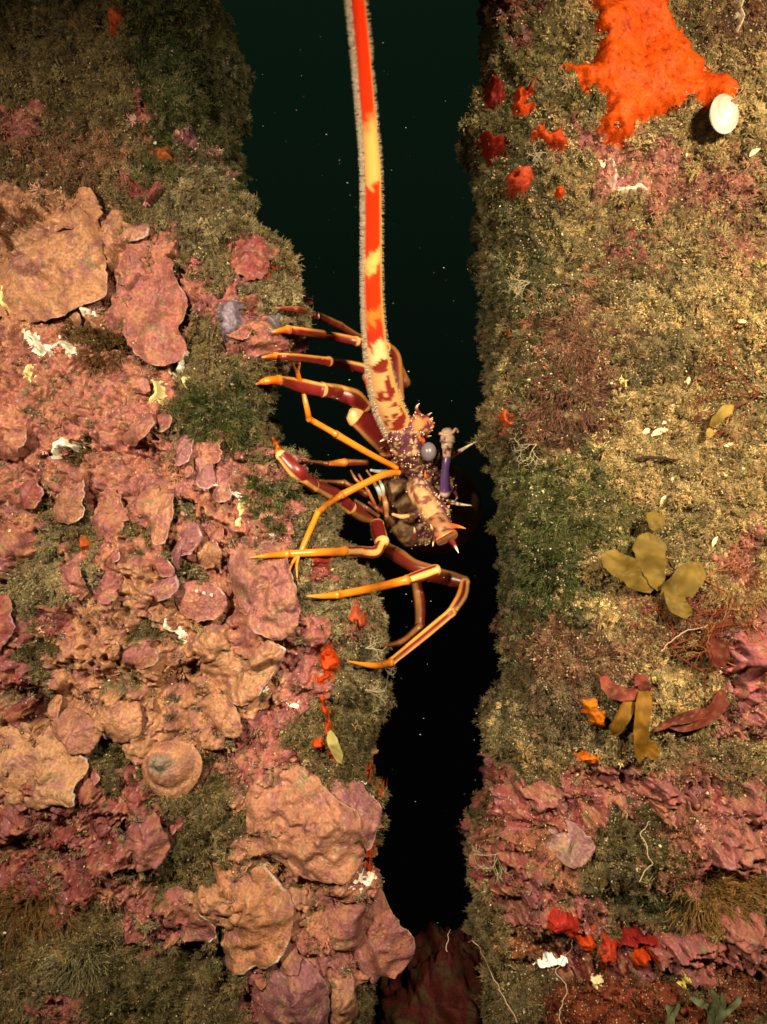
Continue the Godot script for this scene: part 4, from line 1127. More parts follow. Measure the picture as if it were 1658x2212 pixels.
func twiggy(called: String, root_uv: Array, dirs: Array, length: float, r: float, c: Color, label: String, depth: int, lift := 0.006) -> void:
	var s := Shape.new()
	var todo := []
	for d in dirs:
		todo.append([on_rock(root_uv[0], root_uv[1], lift * 0.3, true), Vector3(d[0], -d[1], 0.25).normalized(), length * PX, r * PX, depth])
	while todo.size() > 0:
		var j: Array = todo.pop_back()
		var p: Vector3 = j[0]
		var d: Vector3 = j[1]
		var pts := PackedVector3Array([p])
		var rad := PackedFloat32Array([j[3]])
		for k in 5:
			d = (d + Vector3(rng.randf_range(-0.3, 0.3), rng.randf_range(-0.3, 0.3), rng.randf_range(-0.35, 0.2))).normalized()
			p += d * j[2] / 5.0
			p.z = maxf(p.z, ground(p.x, p.y) + 0.001)
			pts.append(p)
			rad.append(j[3] * lerpf(1.0, 0.7, (k + 1) / 5.0))
			if j[4] > 0 and (k == 1 or k == 3 or k == 4):
				var a := rng.randf_range(0.45, 1.0) * (1.0 if (k + int(j[4])) % 2 == 0 else -1.0)
				todo.append([p, d.rotated(Vector3(0, 0, 1), a), j[2] * rng.randf_range(0.5, 0.75), j[3] * 0.72, j[4] - 1])
		tube(s, pts, rad, 4, mottled(c, 0.4), 1.0, false)
	var o := mesh_node(called, shape_mesh(s), M.alga)
	tag(o, label, "seaweed", "branching red seaweeds on the right rock" if called == "red_seaweed" else "")

func tuft(called: String, u: float, v: float, ru: float, rv: float, count: int, height: float, thick: float, c: Color, label: String) -> void:
	var s := Shape.new()
	for k in count:
		var a := rng.randf() * TAU
		var f := sqrt(rng.randf()) * (1.0 + 0.45 * n_fine.get_noise_2d(u * 0.001 + cos(a) * 0.008, v * 0.001 + sin(a) * 0.008))
		if n_fine.get_noise_2d((u + cos(a) * ru * f) * PX, (v + sin(a) * rv * f) * PX) < -0.12 or rng.randf() < f * f * 0.5:
			continue
		var p := on_rock(u + cos(a) * ru * f, v + sin(a) * rv * f, -0.001)
		var d := Vector3(cos(a) * f * 0.9, -sin(a) * f * 0.9 - 0.1, 1.0).normalized()
		var h := height * rng.randf_range(0.5, 1.1)
		var pts := PackedVector3Array([p])
		for q in 3:
			d = (d + Vector3(rng.randf_range(-0.35, 0.35), rng.randf_range(-0.4, 0.3), rng.randf_range(-0.2, 0.1))).normalized()
			p += d * h / 3.0
			pts.append(p)
		var cc := jitter(c, 0.45)
		tube(s, pts, PackedFloat32Array([thick, thick * 0.9, thick * 0.8, thick * 0.3]), 3, plain(cc), 1.0, false)
	var o := mesh_node(called, shape_mesh(s), M.alga)
	tag(o, label, "seaweed")

func thread(u_pts: Array, r: float, c: Color, label: String, called := "worm_thread", category := "worm thread") -> void:
	var ctrl := []
	for p in u_pts:
		ctrl.append(on_rock(p[0], p[1], 0.0, true) + Vector3(0, 0, 0.004) if p.size() < 3 else at(p[0], p[1], p[2]))
	var line := catmull(ctrl, 10)
	for i in line.size():
		line[i] += Vector3(n_fine.get_noise_1d(line[i].y * 0.6), n_fine.get_noise_1d(line[i].x * 0.6 + 3.0), 0.0) * 0.004
	var rad := PackedFloat32Array()
	for i in line.size():
		rad.append(r * 0.62 * PX * (1.0 - 0.4 * i / line.size()))
	var s := Shape.new()
	tube(s, line, rad, 5, mottled(c, 0.3), 1.0, false)
	var o := mesh_node(called, shape_mesh(s), M.bone)
	tag(o, label, category)

func build_seaweeds() -> void:
	var brown := Color(0.13, 0.082, 0.016)
	seaweed("brown_seaweed", [
		[[[1425, 1275, 0.004], [1415, 1235, 0.012], [1405, 1190, 0.016], [1405, 1150, 0.016]], [6, 20, 30, 34, 22]],
		[[[1410, 1275, 0.004], [1370, 1240, 0.014], [1330, 1215, 0.016], [1300, 1195, 0.012]], [8, 26, 24, 22, 10]],
		[[[1430, 1290, 0.004], [1465, 1270, 0.012], [1500, 1240, 0.012], [1515, 1215, 0.01]], [8, 24, 30, 24, 8]],
		[[[1425, 1140, 0.012], [1415, 1120, 0.013], [1410, 1105, 0.01]], [14, 20, 17, 10]],
		[[[1450, 1270, 0.006], [1465, 1310, 0.012], [1495, 1325, 0.008]], [14, 20, 16, 8]],
	], brown, "translucent olive brown seaweed with broad rounded fronds, right rock", M.alga)
	seaweed("brown_seaweed", [
		[[[1395, 1480, 0.004], [1390, 1530, 0.014], [1385, 1590, 0.014], [1382, 1650, 0.008]], [8, 16, 15, 16, 6]],
		[[[1370, 1500, 0.004], [1345, 1550, 0.012], [1325, 1590, 0.008]], [6, 15, 16, 8]],
		[[[1390, 1600, 0.012], [1408, 1622, 0.012], [1420, 1640, 0.008]], [8, 14, 12, 4]],
	], Color(0.18, 0.085, 0.01), "narrow golden brown seaweed fronds hanging below the red turf, right", M.alga)
	seaweed("brown_seaweed", [[[[1535, 920, 0.004], [1560, 895, 0.01], [1585, 875, 0.01]], [4, 10, 12, 4]], [[[1535, 925, 0.004], [1530, 945, 0.008]], [4, 8, 4]]], Color(0.24, 0.16, 0.03), "small yellowish frond among red threads, right of the crevice", M.alga)
	seaweed("brown_seaweed", [[[[712, 1580, 0.006], [722, 1610, 0.012], [738, 1650, 0.01]], [5, 10, 11, 4]]], Color(0.3, 0.25, 0.09), "pale olive frond beside the long orange sponge strip", M.alga)
	seaweed("strap_seaweed", [
		[[[1562, 1490, 0.006], [1555, 1520, 0.012], [1525, 1550, 0.01], [1480, 1565, 0.008], [1440, 1570, 0.006]], [8, 18, 16, 14, 4]],
		[[[1545, 1535, 0.006], [1500, 1545, 0.01], [1450, 1560, 0.01], [1410, 1580, 0.006]], [6, 12, 12, 8, 3]],
		[[[1560, 1440, 0.006], [1548, 1400, 0.01], [1525, 1380, 0.006]], [10, 20, 16, 4]],
	], Color(0.125, 0.028, 0.018), "dark red strap seaweed curving over pink crust, right", M.alga)
	seaweed("strap_seaweed", [[[[1305, 1460, 0.004], [1320, 1490, 0.008], [1360, 1500, 0.008], [1390, 1480, 0.006]], [8, 14, 14, 12, 5]], [[[1375, 1460, 0.006], [1390, 1475, 0.01], [1402, 1500, 0.006]], [6, 13, 12, 5]]], Color(0.15, 0.032, 0.022), "curled red seaweed above the golden brown fronds", M.alga)
	seaweed("forked_seaweed", [
		[[[1530, 2230, 0.004], [1535, 2180, 0.012], [1510, 2165, 0.014], [1490, 2150, 0.01]], [8, 8, 7, 6, 4]], [[[1535, 2200, 0.008], [1545, 2165, 0.014], [1535, 2135, 0.014]], [8, 8, 7, 4]], [[[1545, 2230, 0.006], [1560, 2180, 0.012], [1558, 2140, 0.014]], [8, 8, 7, 4]], [[[1560, 2190, 0.01], [1590, 2165, 0.014], [1600, 2150, 0.012]], [8, 8, 7, 4]], [[[1450, 2220, 0.006], [1448, 2185, 0.01], [1438, 2165, 0.01]], [7, 8, 7, 4]], [[[1450, 2200, 0.008], [1462, 2180, 0.01], [1466, 2165, 0.01]], [6, 7, 6, 4]],
	], Color(0.13, 0.15, 0.075), "pale grey green forked seaweed in the bottom right corner", M.alga, "branch")
	var rd := Color(0.17, 0.034, 0.018)
	twiggy("red_seaweed", [1450, 1400], [[0.2, -1], [0.7, -0.7], [1, -0.1], [0.5, 0.8]], 95, 1.7, rd, "wiry red seaweed spreading above the dark red straps", 3)
	twiggy("red_seaweed", [1600, 1320], [[-1, -0.2], [-0.7, 0.6], [0.2, -1]], 80, 1.5, rd, "wiry red seaweed at the right edge beside the broad brown fronds", 3)
	twiggy("red_seaweed", [1640, 850], [[-1, 0.1], [-0.7, 0.6], [-0.9, -0.5]], 95, 1.5, rd, "wiry red seaweed at the right edge, tangled round a yellowish frond", 3)
	twiggy("red_seaweed", [1570, 1430], [[0.4, -0.9], [0.9, 0.4], [-0.5, -0.7]], 70, 1.5, Color(0.3, 0.12, 0.03), "rusty wiry seaweed over the pink patch at right", 3)
	twiggy("red_seaweed", [1520, 1250], [[0.9, -0.3], [0.6, 0.7]], 80, 2.0, Color(0.3, 0.11, 0.04), "brownish red sprig right of the broad brown fronds", 2)
	tuft("green_tuft", 465, 905, 58, 70, 1500, 0.013, 0.00022, Color(0.085, 0.105, 0.03), "dense green filament tuft beside the second leg group, left rim")
	tuft("green_tuft", 560, 1075, 40, 42, 700, 0.009, 0.00022, Color(0.09, 0.12, 0.03), "smaller green tuft below the dark red claw-like leg")
	tuft("brown_tuft", 225, 755, 48, 30, 600, 0.012, 0.00025, Color(0.16, 0.085, 0.03), "fuzzy brown tuft in the dark hollow of the left crust")
	tuft("brown_tuft", 170, 2075, 60, 50, 700, 0.011, 0.00025, Color(0.24, 0.22, 0.11), "pale fuzzy tuft in the bottom left corner")
	tuft("brown_tuft", 60, 1960, 90, 60, 900, 0.016, 0.00025, Color(0.20, 0.10, 0.035), "rusty brown tuft at the lower left edge")
	tuft("brown_tuft", 1540, 1945, 90, 60, 1000, 0.014, 0.00025, Color(0.30, 0.17, 0.05), "golden brown fuzzy tuft at the lower right")
	tuft("brown_tuft", 1250, 730, 70, 60, 900, 0.012, 0.00022, Color(0.26, 0.13, 0.09), "reddish fuzzy tuft on the right rim, upper")
	tuft("brown_tuft", 1240, 850, 70, 60, 900, 0.012, 0.00022, Color(0.22, 0.10, 0.07), "reddish fuzzy tuft on the right rim, just below the upper one")
	tuft("brown_tuft", 1610, 1260, 60, 50, 500, 0.018, 0.00025, Color(0.36, 0.20, 0.09), "amber feathery tuft at the right edge above the red wires")
	tuft("green_tuft", 1220, 1120, 60, 60, 700, 0.010, 0.00025, Color(0.12, 0.14, 0.04), "olive green tuft on the right rim level with the lobster's head")
	tuft("green_tuft", 1190, 1240, 60, 70, 800, 0.010, 0.00025, Color(0.08, 0.11, 0.03), "dark green tuft on the right rim below the olive one")
	var pale := Color(0.40, 0.30, 0.19)
	thread([[1225, 2250], [1205, 2180], [1215, 2120], [1200, 2085], [1225, 2060], [1238, 2030]], 2.2, pale, "pale worm thread rising past the white shell chip, lower right")
	thread([[1120, 2200], [1080, 2140], [1055, 2095], [1035, 2060], [1022, 2030], [1005, 2030]], 2.4, Color(0.36, 0.24, 0.16), "brownish worm thread hanging into the lower crevice")
	thread([[1000, 2190], [960, 2205], [955, 2170], [1000, 2130], [1035, 2105]], 2.0, Color(0.32, 0.22, 0.12), "bent worm thread across the crevice floor")
	thread([[960, 2045], [962, 2010], [968, 1998]], 2.0, Color(0.36, 0.24, 0.16), "short worm thread standing in the lower crevice")
	thread([[1380, 1900], [1400, 1860], [1385, 1800], [1395, 1770]], 2.2, pale, "pale worm thread right of the mauve disc")
	thread([[1385, 1580], [1350, 1555], [1315, 1530]], 2.0, pale, "fine pale thread across the golden brown fronds")
	thread([[1420, 1395], [1470, 1370], [1520, 1345]], 2.4, Color(0.4, 0.25, 0.17), "thin brown thread over wiry red seaweed")
	# hydroid sprigs reaching into the crevice
	for a in [[1160, 960, -1.0, 0.35, 60, "white hydroid sprig reaching into the crevice towards the lobster's eye"], [1145, 610, -0.9, 0.1, 40, "white hydroid sprig on the right rim, upper"], [1180, 330, -0.8, -0.2, 40, "white hydroid sprig beside the ragged orange sponge"], [790, 1490, 1.0, 0.15, 45, "pale hydroid sprig on the left rim below the lowest leg"], [790, 1400, 0.9, -0.5, 40, "pale hydroid sprig on the left rim above the lowest leg"], [830, 1440, 0.9, 0.1, 40, "pale hydroid sprig on the left rim behind the lowest leg"], [1085, 1840, -1.0, 0.1, 60, "dark hydroid sprig above the rosy knob at the lower crevice"]]:
		twiggy("hydroid", [a[0], a[1]], [[a[2], a[3]], [a[2], a[3] + 0.5]], a[4] * 0.62, 1.1, Color(0.34, 0.29, 0.19), a[5], 3, 0.0)

# ------------------------------------------------------------------ the lobster
const SHELL_DARK := Color(0.15, 0.012, 0.012)
const SHELL_CREAM := Color(0.72, 0.36, 0.10)
const SHELL_ORANGE := Color(0.64, 0.185, 0.012)

func limb_tint(style: String, side: float) -> Callable:
	match style:
		"orange":
			return func(t, a, p):
				var c := SHELL_ORANGE.lerp(Color(0.48, 0.09, 0.01), smooth(0.3, 0.95, absf(sin((a - side) * 0.5))))
				return c.lerp(Color(0.42, 0.10, 0.02), smooth(0.94, 1.0, absf(2.0 * t - 1.0)) * 0.6) * (1.0 + 0.25 * n_tint.get_noise_3dv(p))
		"double":
			return func(t, a, p):
				var w := absf(wrapf(a - side, -PI, PI))
				var c := Color(0.74, 0.40, 0.12).lerp(SHELL_DARK, smooth(0.36, 0.52, w))
				c = c.lerp(Color(0.78, 0.33, 0.06), smooth(1.15, 1.35, w))
				return c.lerp(SHELL_CREAM, smooth(0.90, 0.97, absf(2.0 * t - 1.0)) * 0.8) * (1.0 + 0.2 * n_tint.get_noise_3dv(p))
		"dim":  # darker copy of the leg colours; dimness of far legs is painted in
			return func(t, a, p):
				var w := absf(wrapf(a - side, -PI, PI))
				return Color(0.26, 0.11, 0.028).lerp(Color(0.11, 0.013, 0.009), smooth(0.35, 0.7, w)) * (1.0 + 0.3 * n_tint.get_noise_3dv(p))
		"tip":
			return func(t, a, p):
				var w := absf(wrapf(a - side, -PI, PI))
				return SHELL_ORANGE.lerp(Color(0.60, 0.06, 0.01), smooth(0.8, 1.3, w)).lerp(Color(0.30, 0.12, 0.05), smooth(0.8, 1.0, t)) * (1.0 + 0.3 * n_tint.get_noise_3dv(p))
	return func(t, a, p):
		var w := absf(wrapf(a - side, -PI, PI))
		var c := SHELL_CREAM.lerp(Color(0.75, 0.26, 0.03), smooth(0.18, 0.32, w)).lerp(SHELL_DARK, smooth(0.30, 0.42, w))
		c = c.lerp(SHELL_CREAM, smooth(2.4, 2.7, w) * 0.6)
		return c.lerp(Color(0.80, 0.45, 0.16), smooth(0.93, 0.98, absf(2.0 * t - 1.0)) * 0.85) * (1.0 + 0.22 * n_tint.get_noise_3dv(p))

func segment(pts: Array, r: Array, style: String, side: float, flat: float) -> ArrayMesh:
	var ctrl := []
	for p in pts:
		ctrl.append(lob(p[0], p[1], p[2]))
	var line := catmull(ctrl, 10) if ctrl.size() > 2 else PackedVector3Array()
	if ctrl.size() == 2:
		for i in 15:
			line.append(ctrl[0].lerp(ctrl[1], i / 14.0))
	var n := line.size()
	var need := PackedFloat32Array()
	for i in n:
		var kk := PX * (CAM_Z - line[i].z) / CAM_Z
		var q := on_rock(line[i].x / kk + 829.0, 1106.0 - line[i].y / kk, 0.0, true)
		need.append(maxf(line[i].z, q.z + 0.003) if q.z > -0.2 else line[i].z)
	for i in n:
		var zz := 0.0
		var cnt := 0
		for d in range(-3, 4):
			if i + d >= 0 and i + d < n:
				zz += need[i + d]
				cnt += 1
		var kk := (CAM_Z - line[i].z) / CAM_Z
		zz = maxf(zz / cnt, need[i] - 0.001)
		var k2 := (CAM_Z - zz) / CAM_Z
		line[i] = Vector3(line[i].x / kk * k2, line[i].y / kk * k2, zz)
	var rad := PackedFloat32Array()
	for i in n:
		var t := float(i) / (n - 1)
		var ft := t * (r.size() - 1)
		var k := mini(int(ft), r.size() - 2)
		var w: float = lerpf(r[k], r[k + 1], smooth(0.0, 1.0, ft - k))
		w *= 1.0 + 0.10 * (smooth(0.90, 0.96, t) + smooth(0.10, 0.04, t)) + 0.02 * n_fine.get_noise_3dv(line[i])
		rad.append(size_at(w * 0.42937, line[i].z))
	var s := Shape.new()
	tube(s, line, rad, 18, limb_tint(style, side), flat)
	return shape_mesh(s)

# segs: [points, radii, style, stripe angle], from the body outwards
func leg(parent: Node3D, segs: Array, flat := 0.75, called := "leg", part := "leg_segment") -> void:
	var root: MeshInstance3D = null
	for q in segs:
		var m := segment(q[0], q[1], q[2], q[3], flat)
		if root == null:
			root = mesh_node(called, m, M.lobster, parent)
		else:
			mesh_node(part, m, M.lobster, root)

func capsule(p: Vector3, a: Vector3, b: Vector3, ra: float, rb: float) -> float:
	var ab := b - a
	var h := clampf((p - a).dot(ab) / maxf(ab.length_squared(), 1e-12), 0.0, 1.0)
	return (p - a - ab * h).length() - lerpf(ra, rb, h)

func nets(prims: Array, cell: float, blend: float, wob: float) -> Shape:
	var lo := Vector3(9, 9, 9)
	var hi := -lo
	for q in prims:
		var r: float = maxf(q[2], q[3]) + cell * 2.0
		lo = lo.min((q[0] as Vector3).min(q[1]) - Vector3.ONE * r)
		hi = hi.max((q[0] as Vector3).max(q[1]) + Vector3.ONE * r)
	var nx := int((hi.x - lo.x) / cell) + 2
	var ny := int((hi.y - lo.y) / cell) + 2
	var nz := int((hi.z - lo.z) / cell) + 2
	var f := PackedFloat32Array()
	f.resize(nx * ny * nz)
	f.fill(1.0)
	var e := PackedFloat32Array()
	e.resize(nx * ny * nz)
	for q in prims:
		var a: Vector3 = q[0]
		var b: Vector3 = q[1]
		var r: float = maxf(q[2], q[3]) + cell * 2.5
		var l := (a.min(b) - Vector3.ONE * r - lo) / cell
		var h := (a.max(b) + Vector3.ONE * r - lo) / cell
		for z in range(maxi(0, int(l.z)), mini(nz, int(h.z) + 1)):
			for y in range(maxi(0, int(l.y)), mini(ny, int(h.y) + 1)):
				for x in range(maxi(0, int(l.x)), mini(nx, int(h.x) + 1)):
					var k := (z * ny + y) * nx + x
					var d := capsule(lo + Vector3(x, y, z) * cell, a, b, q[2], q[3])
					var c := f[k]
					var w := maxf(blend - absf(d - c), 0.0) / blend
					f[k] = minf(d, c) - w * w * blend * 0.25
	for z in nz:
		for y in ny:
			for x in nx:
				var k := (z * ny + y) * nx + x
				if f[k] < cell * 3.0:
					f[k] += n_fine.get_noise_3dv(lo + Vector3(x, y, z) * cell) * wob
	var s := Shape.new()
	var id := PackedInt32Array()
	id.resize(nx * ny * nz)
	id.fill(-1)
	var off := [0, 1, nx, nx + 1, nx * ny, nx * ny + 1, nx * ny + nx, nx * ny + nx + 1]
	for z in nz - 1:
		for y in ny - 1:
			for x in nx - 1:
				var k := (z * ny + y) * nx + x
				var inside := 0
				for o in off:
					if f[k + o] < 0.0:
						inside += 1
				if inside == 0 or inside == 8:
					continue
				var sum := Vector3.ZERO
				var cnt := 0
				for ed in [[0, 1], [2, 3], [4, 5], [6, 7], [0, 2], [1, 3], [4, 6], [5, 7], [0, 4], [1, 5], [2, 6], [3, 7]]:
					var fa := f[k + off[ed[0]]]
					var fb := f[k + off[ed[1]]]
					if (fa < 0.0) != (fb < 0.0):
						var t := fa / (fa - fb)
						var ca := Vector3(ed[0] & 1, (ed[0] >> 1) & 1, (ed[0] >> 2) & 1)
						var cb := Vector3(ed[1] & 1, (ed[1] >> 1) & 1, (ed[1] >> 2) & 1)
						sum += ca.lerp(cb, t)
						cnt += 1
				id[k] = s.pos.size()
				s.pos.append(lo + (Vector3(x, y, z) + sum / cnt) * cell)
	for z in range(1, nz - 1):
		for y in range(1, ny - 1):
			for x in range(1, nx - 1):
				var k := (z * ny + y) * nx + x
				for ax in 3:
					var st: int = [1, nx, nx * ny][ax]
					var su: int = [nx, nx * ny, 1][ax]
					var sv: int = [nx * ny, 1, nx][ax]
					var in0 := f[k] < 0.0
					if in0 == (f[k + st] < 0.0):
						continue
					var q := [id[k], id[k - su], id[k - su - sv], id[k - sv]]
					if q.min() < 0:
						continue
					if in0:
						s.idx.append_array([q[0], q[2], q[1], q[0], q[3], q[2]])
					else:
						s.idx.append_array([q[0], q[1], q[2], q[0], q[2], q[3]])
	return s

func build_lobster() -> void:
	var o := base("spiny_lobster", Vector3.ZERO)
	tag(o, "orange and dark red spiny lobster wedged in the crevice, one long antenna raised", "lobster")
	var z := func(px: float, d: float) -> float: return size_at(px * 0.42937, d)
	# carapace behind the face
	var cs := Shape.new()
	var cc := lob(985, 1265, -0.235)
	ball(cs, cc, Vector3(z.call(232, -0.235), z.call(232, -0.235), 0.062), func(_t, _a, p):
		var k := n_fine.get_noise_3dv(p * 1.2)
		var c := Color(0.28, 0.12, 0.055).lerp(Color(0.42, 0.23, 0.10), smooth(-0.2, 0.5, n_mid.get_noise_3dv(p * 1.5)))
		return c.lerp(Color(0.45, 0.28, 0.12), smooth(0.38, 0.5, k) * 0.7), 0.02, 40, 56)
	var cara := mesh_node("carapace", shape_mesh(cs), M.lobster, o)
	# the face: antenna bases, cheeks, brow
	var prims := []
	for q in [
		[840, 955, -0.095, 880, 1010, -0.105, 88, 70], [800, 905, -0.085, 905, 850, -0.088, 62, 52], [905, 850, -0.088, 945, 850, -0.095, 46, 34], [860, 1040, -0.11, 960, 1090, -0.125, 62, 58],
		[900, 1175, -0.118, 985, 1300, -0.108, 66, 70], [985, 1300, -0.108, 1008, 1345, -0.104, 66, 56], [940, 1120, -0.13, 1050, 1270, -0.140, 66, 50],
		[800, 1180, -0.150, 830, 1240, -0.150, 82, 78], [800, 1330, -0.165, 860, 1400, -0.160, 80, 70], [770, 1130, -0.16, 740, 1250, -0.17, 46, 50], [900, 1300, -0.15, 930, 1400, -0.155, 60, 50],
		[1020, 1010, -0.14, 1040, 1180, -0.15, 46, 50], [780, 1050, -0.12, 850, 1060, -0.12, 34, 44],
	]:
		prims.append([lob(q[0], q[1], q[2]), lob(q[3], q[4], q[5]), z.call(q[6], q[2]), z.call(q[7], q[5])])
	var fs := nets(prims, 0.0017, 0.005, 0.0019)
	var purple := Color(0.075, 0.018, 0.035)
	for p in fs.pos:
		var u := p.x / (PX * (CAM_Z - p.z) / CAM_Z) + 829.0
		var v := 1106.0 - p.y / (PX * (CAM_Z - p.z) / CAM_Z)
		var a := (u - 518.1) / 0.42937
		var b := (v - 552.7) / 0.42937
		var n1 := n_fine.get_noise_3dv(p * 1.5)
		var n2 := n_mid.get_noise_3dv(p * 2.2)
		var c := purple.lerp(Color(0.40, 0.25, 0.115), smooth(0.12, 0.3, n1))
		# smooth buff mouth field low on the left, buff side of the second antenna base
		var mouth := smooth(900.0, 850.0, a) * smooth(1100.0, 1150.0, b)
		c = c.lerp(Color(0.20, 0.11, 0.045).lerp(Color(0.07, 0.025, 0.012), smooth(-0.1, 0.2, n2 + 0.6 * n1)), mouth)
		var along := a - (900.0 + (b - 1175.0) * 0.61)
		var buff := smooth(70.0, 20.0, along) * smooth(-85.0, -60.0, along) * smooth(1150.0, 1180.0, b) * smooth(1450.0, 1420.0, b)
		c = c.lerp(Color(0.46, 0.26, 0.11).lerp(Color(0.16, 0.05, 0.03), smooth(0.0, 0.25, n2 + 0.5 * n1)), buff)
		var ring := smooth(860.0, 885.0, a) * smooth(905.0, 870.0, b) * smooth(-0.1, 0.2, n2)
		c = c.lerp(Color(0.62, 0.14, 0.03), ring)
		c = c.lerp(Color(0.27, 0.10, 0.045).lerp(Color(0.15, 0.075, 0.06), smooth(-0.1, 0.2, n1)), smooth(75.0, 45.0, Vector2(a - 1038.0, b - 1405.0).length()))
		fs.col.append(c)
	mesh_node("face", shape_mesh(fs), M.bone, o)
	# cream tubercles over the face
	var ts := Shape.new()
	var fn := face_normals(fs.pos, fs.idx)
	var made := 0
	while made < 300:
		var k := rng.randi() % fs.pos.size()
		if fn[k].z < 0.0:
			continue
		var p := fs.pos[k]
		var kk := (CAM_Z - p.z) / CAM_Z * PX
		var a := (p.x / kk + 829.0 - 518.1) / 0.42937
		var b := (1106.0 - p.y / kk - 552.7) / 0.42937
		if a < 900 and b > 1120 and rng.randf() < 0.93:
			continue
		if absf(a - (900.0 + (b - 1175.0) * 0.61)) < 50 and b > 1170 and rng.randf() < 0.9:
			continue
		var r := rng.randf_range(0.0005, 0.0012)
		cone(ts, p - fn[k] * r * 0.4, p + (fn[k] + Vector3(0, 0.25, 0)) * r * rng.randf_range(0.7, 1.6), r, Color(0.30, 0.15, 0.08), Color(0.80, 0.60, 0.34), 6)
		made += 1
	var tub := mesh_node("tubercles", shape_mesh(ts), M.horn, o)
	tub.set_meta("kind", "stuff")
	# big spines
	for q in [[905, 800, 890, 765, 905, 742, 15, 0], [935, 815, 950, 800, 968, 788, 12, 0], [945, 840, 955, 830, 972, 812, 14, 0], [940, 870, 960, 868, 975, 855, 12, 0], [935, 905, 950, 908, 965, 905, 10, 0], [740, 925, 725, 925, 705, 935, 13, 0], [735, 960, 720, 965, 705, 970, 10, 0],
		[1060, 1010, 1120, 975, 1196, 930, 18, 1], [1050, 1235, 1110, 1250, 1168, 1256, 15, 1], [1085, 1190, 1095, 1215, 1085, 1230, 10, 0], [1060, 1360, 1100, 1362, 1138, 1372, 18, 2], [1068, 1435, 1085, 1462, 1102, 1495, 17, 0], [975, 1395, 968, 1375, 960, 1350, 15, 0], [985, 1420, 975, 1440, 972, 1462, 11, 0], [850, 890, 840, 870, 838, 842, 24, 2], [915, 930, 905, 920, 905, 895, 20, 2], [920, 1060, 910, 1040, 905, 1005, 20, 2], [950, 1100, 935, 1115, 935, 1080, 14, 2], [1035, 1215, 1028, 1195, 1030, 1175, 16, 2], [990, 1040, 1000, 1020, 1005, 990, 12, 0], [875, 1420, 880, 1390, 878, 1365, 16, 0]]:
		var s := Shape.new()
		var d := -0.085 if q[1] < 950 else (-0.11 if q[1] < 1300 else -0.082)
		var c0 := Color(0.14, 0.02, 0.03) if q[7] < 2 else Color(0.55, 0.09, 0.02)
		var c1 := Color(0.86, 0.72, 0.48) if q[7] < 2 else Color(0.75, 0.22, 0.05)
		var line := catmull([lob(q[0], q[1], d - 0.006), lob(q[2], q[3], d), lob(q[4], q[5], d + 0.006)], 6)
		var rad := PackedFloat32Array()
		for i in line.size():
			rad.append(z.call(q[6], d) * (1.0 - 0.93 * i / (line.size() - 1)))
		var speck: bool = q[7] == 1
		tube(s, line, rad, 10, func(t, _a, p):
			var c := c0.lerp(c1, smooth(0.45, 0.75, t))
			return c.lerp(c1, smooth(0.1, 0.2, n_fine.get_noise_3dv(p * 2.0))) if speck else c)
		mesh_node("spine", shape_mesh(s), M.horn, o)
	# eyes
	for q in [[950, 985, -0.088, 40, 48], [1015, 905, -0.135, 30, 30]]:
		var s := Shape.new()
		ball(s, lob(q[0], q[1], q[2]), Vector3(z.call(q[3], q[2]), z.call(q[4], q[2]), z.call(q[3], q[2])), plain(Color(0.13, 0.105, 0.125) if q[3] == 40 else Color(0.02, 0.018, 0.03)), 0.0, 16, 24)
		mesh_node("eye", shape_mesh(s), M.horn, o)
	# violet antennule plate with knobbly ends
	var vs := Shape.new()
	var vl := catmull([lob(1048, 975, -0.105), lob(1040, 1040, -0.103), lob(1034, 1110, -0.105), lob(1034, 1195, -0.11)], 8)
	var vr := PackedFloat32Array()
	for i in vl.size():
		vr.append(z.call(20 + 9 * absf(2.0 * i / (vl.size() - 1) - 1.0), -0.105))
	tube(vs, vl, vr, 14, func(t, _a, p): return Color(0.10, 0.05, 0.17).lerp(Color(0.62, 0.46, 0.34), smooth(0.82, 0.95, absf(2.0 * t - 1.0))) * (1.0 + 0.2 * n_tint.get_noise_3dv(p)))
	mesh_node("violet_bar", shape_mesh(vs), M.horn, o)
	var ks := Shape.new()
	var kl := catmull([lob(1044, 1005, -0.102), lob(1045, 960, -0.1), lob(1047, 925, -0.1), lob(1046, 895, -0.102)], 8)
	var kr := PackedFloat32Array()
	for i in kl.size():
		kr.append(z.call([24, 30, 40, 38][mini(3, i * 4 / kl.size())], -0.1))
	tube(ks, kl, kr, 14, func(_t, _a, p): return Color(0.58, 0.42, 0.30).lerp(Color(0.16, 0.03, 0.04), smooth(0.0, 0.15, n_fine.get_noise_3dv(p * 1.3))))
	var knob := mesh_node("brow_knob", shape_mesh(ks), M.horn, o)
	var hs := Shape.new()
	var hl := catmull([lob(1008, 893, -0.098), lob(1040, 900, -0.096), lob(1070, 890, -0.096), lob(1088, 872, -0.098), lob(1098, 885, -0.1)], 6)
	var hr := PackedFloat32Array()
	for i in hl.size():
		hr.append(z.call(8, -0.1))
	tube(hs, hl, hr, 8, plain(Color(0.62, 0.38, 0.22)))
	mesh_node("brow_rim", shape_mesh(hs), M.horn, knob)
	# the cut end of the second antenna base
	var es := Shape.new()
	var el := catmull([lob(990, 1325, -0.096), lob(1012, 1365, -0.090), lob(1028, 1395, -0.088), lob(1038, 1412, -0.0875), lob(1041, 1418, -0.087), lob(1036, 1409, -0.088)], 5)
	var er := PackedFloat32Array()
	for i in el.size():
		var t := float(i) / (el.size() - 1)
		er.append(z.call(lerpf(52.0, 60.0, smooth(0.3, 0.6, t)) * (1.0 - 0.95 * smooth(0.78, 1.0, t)), -0.088))
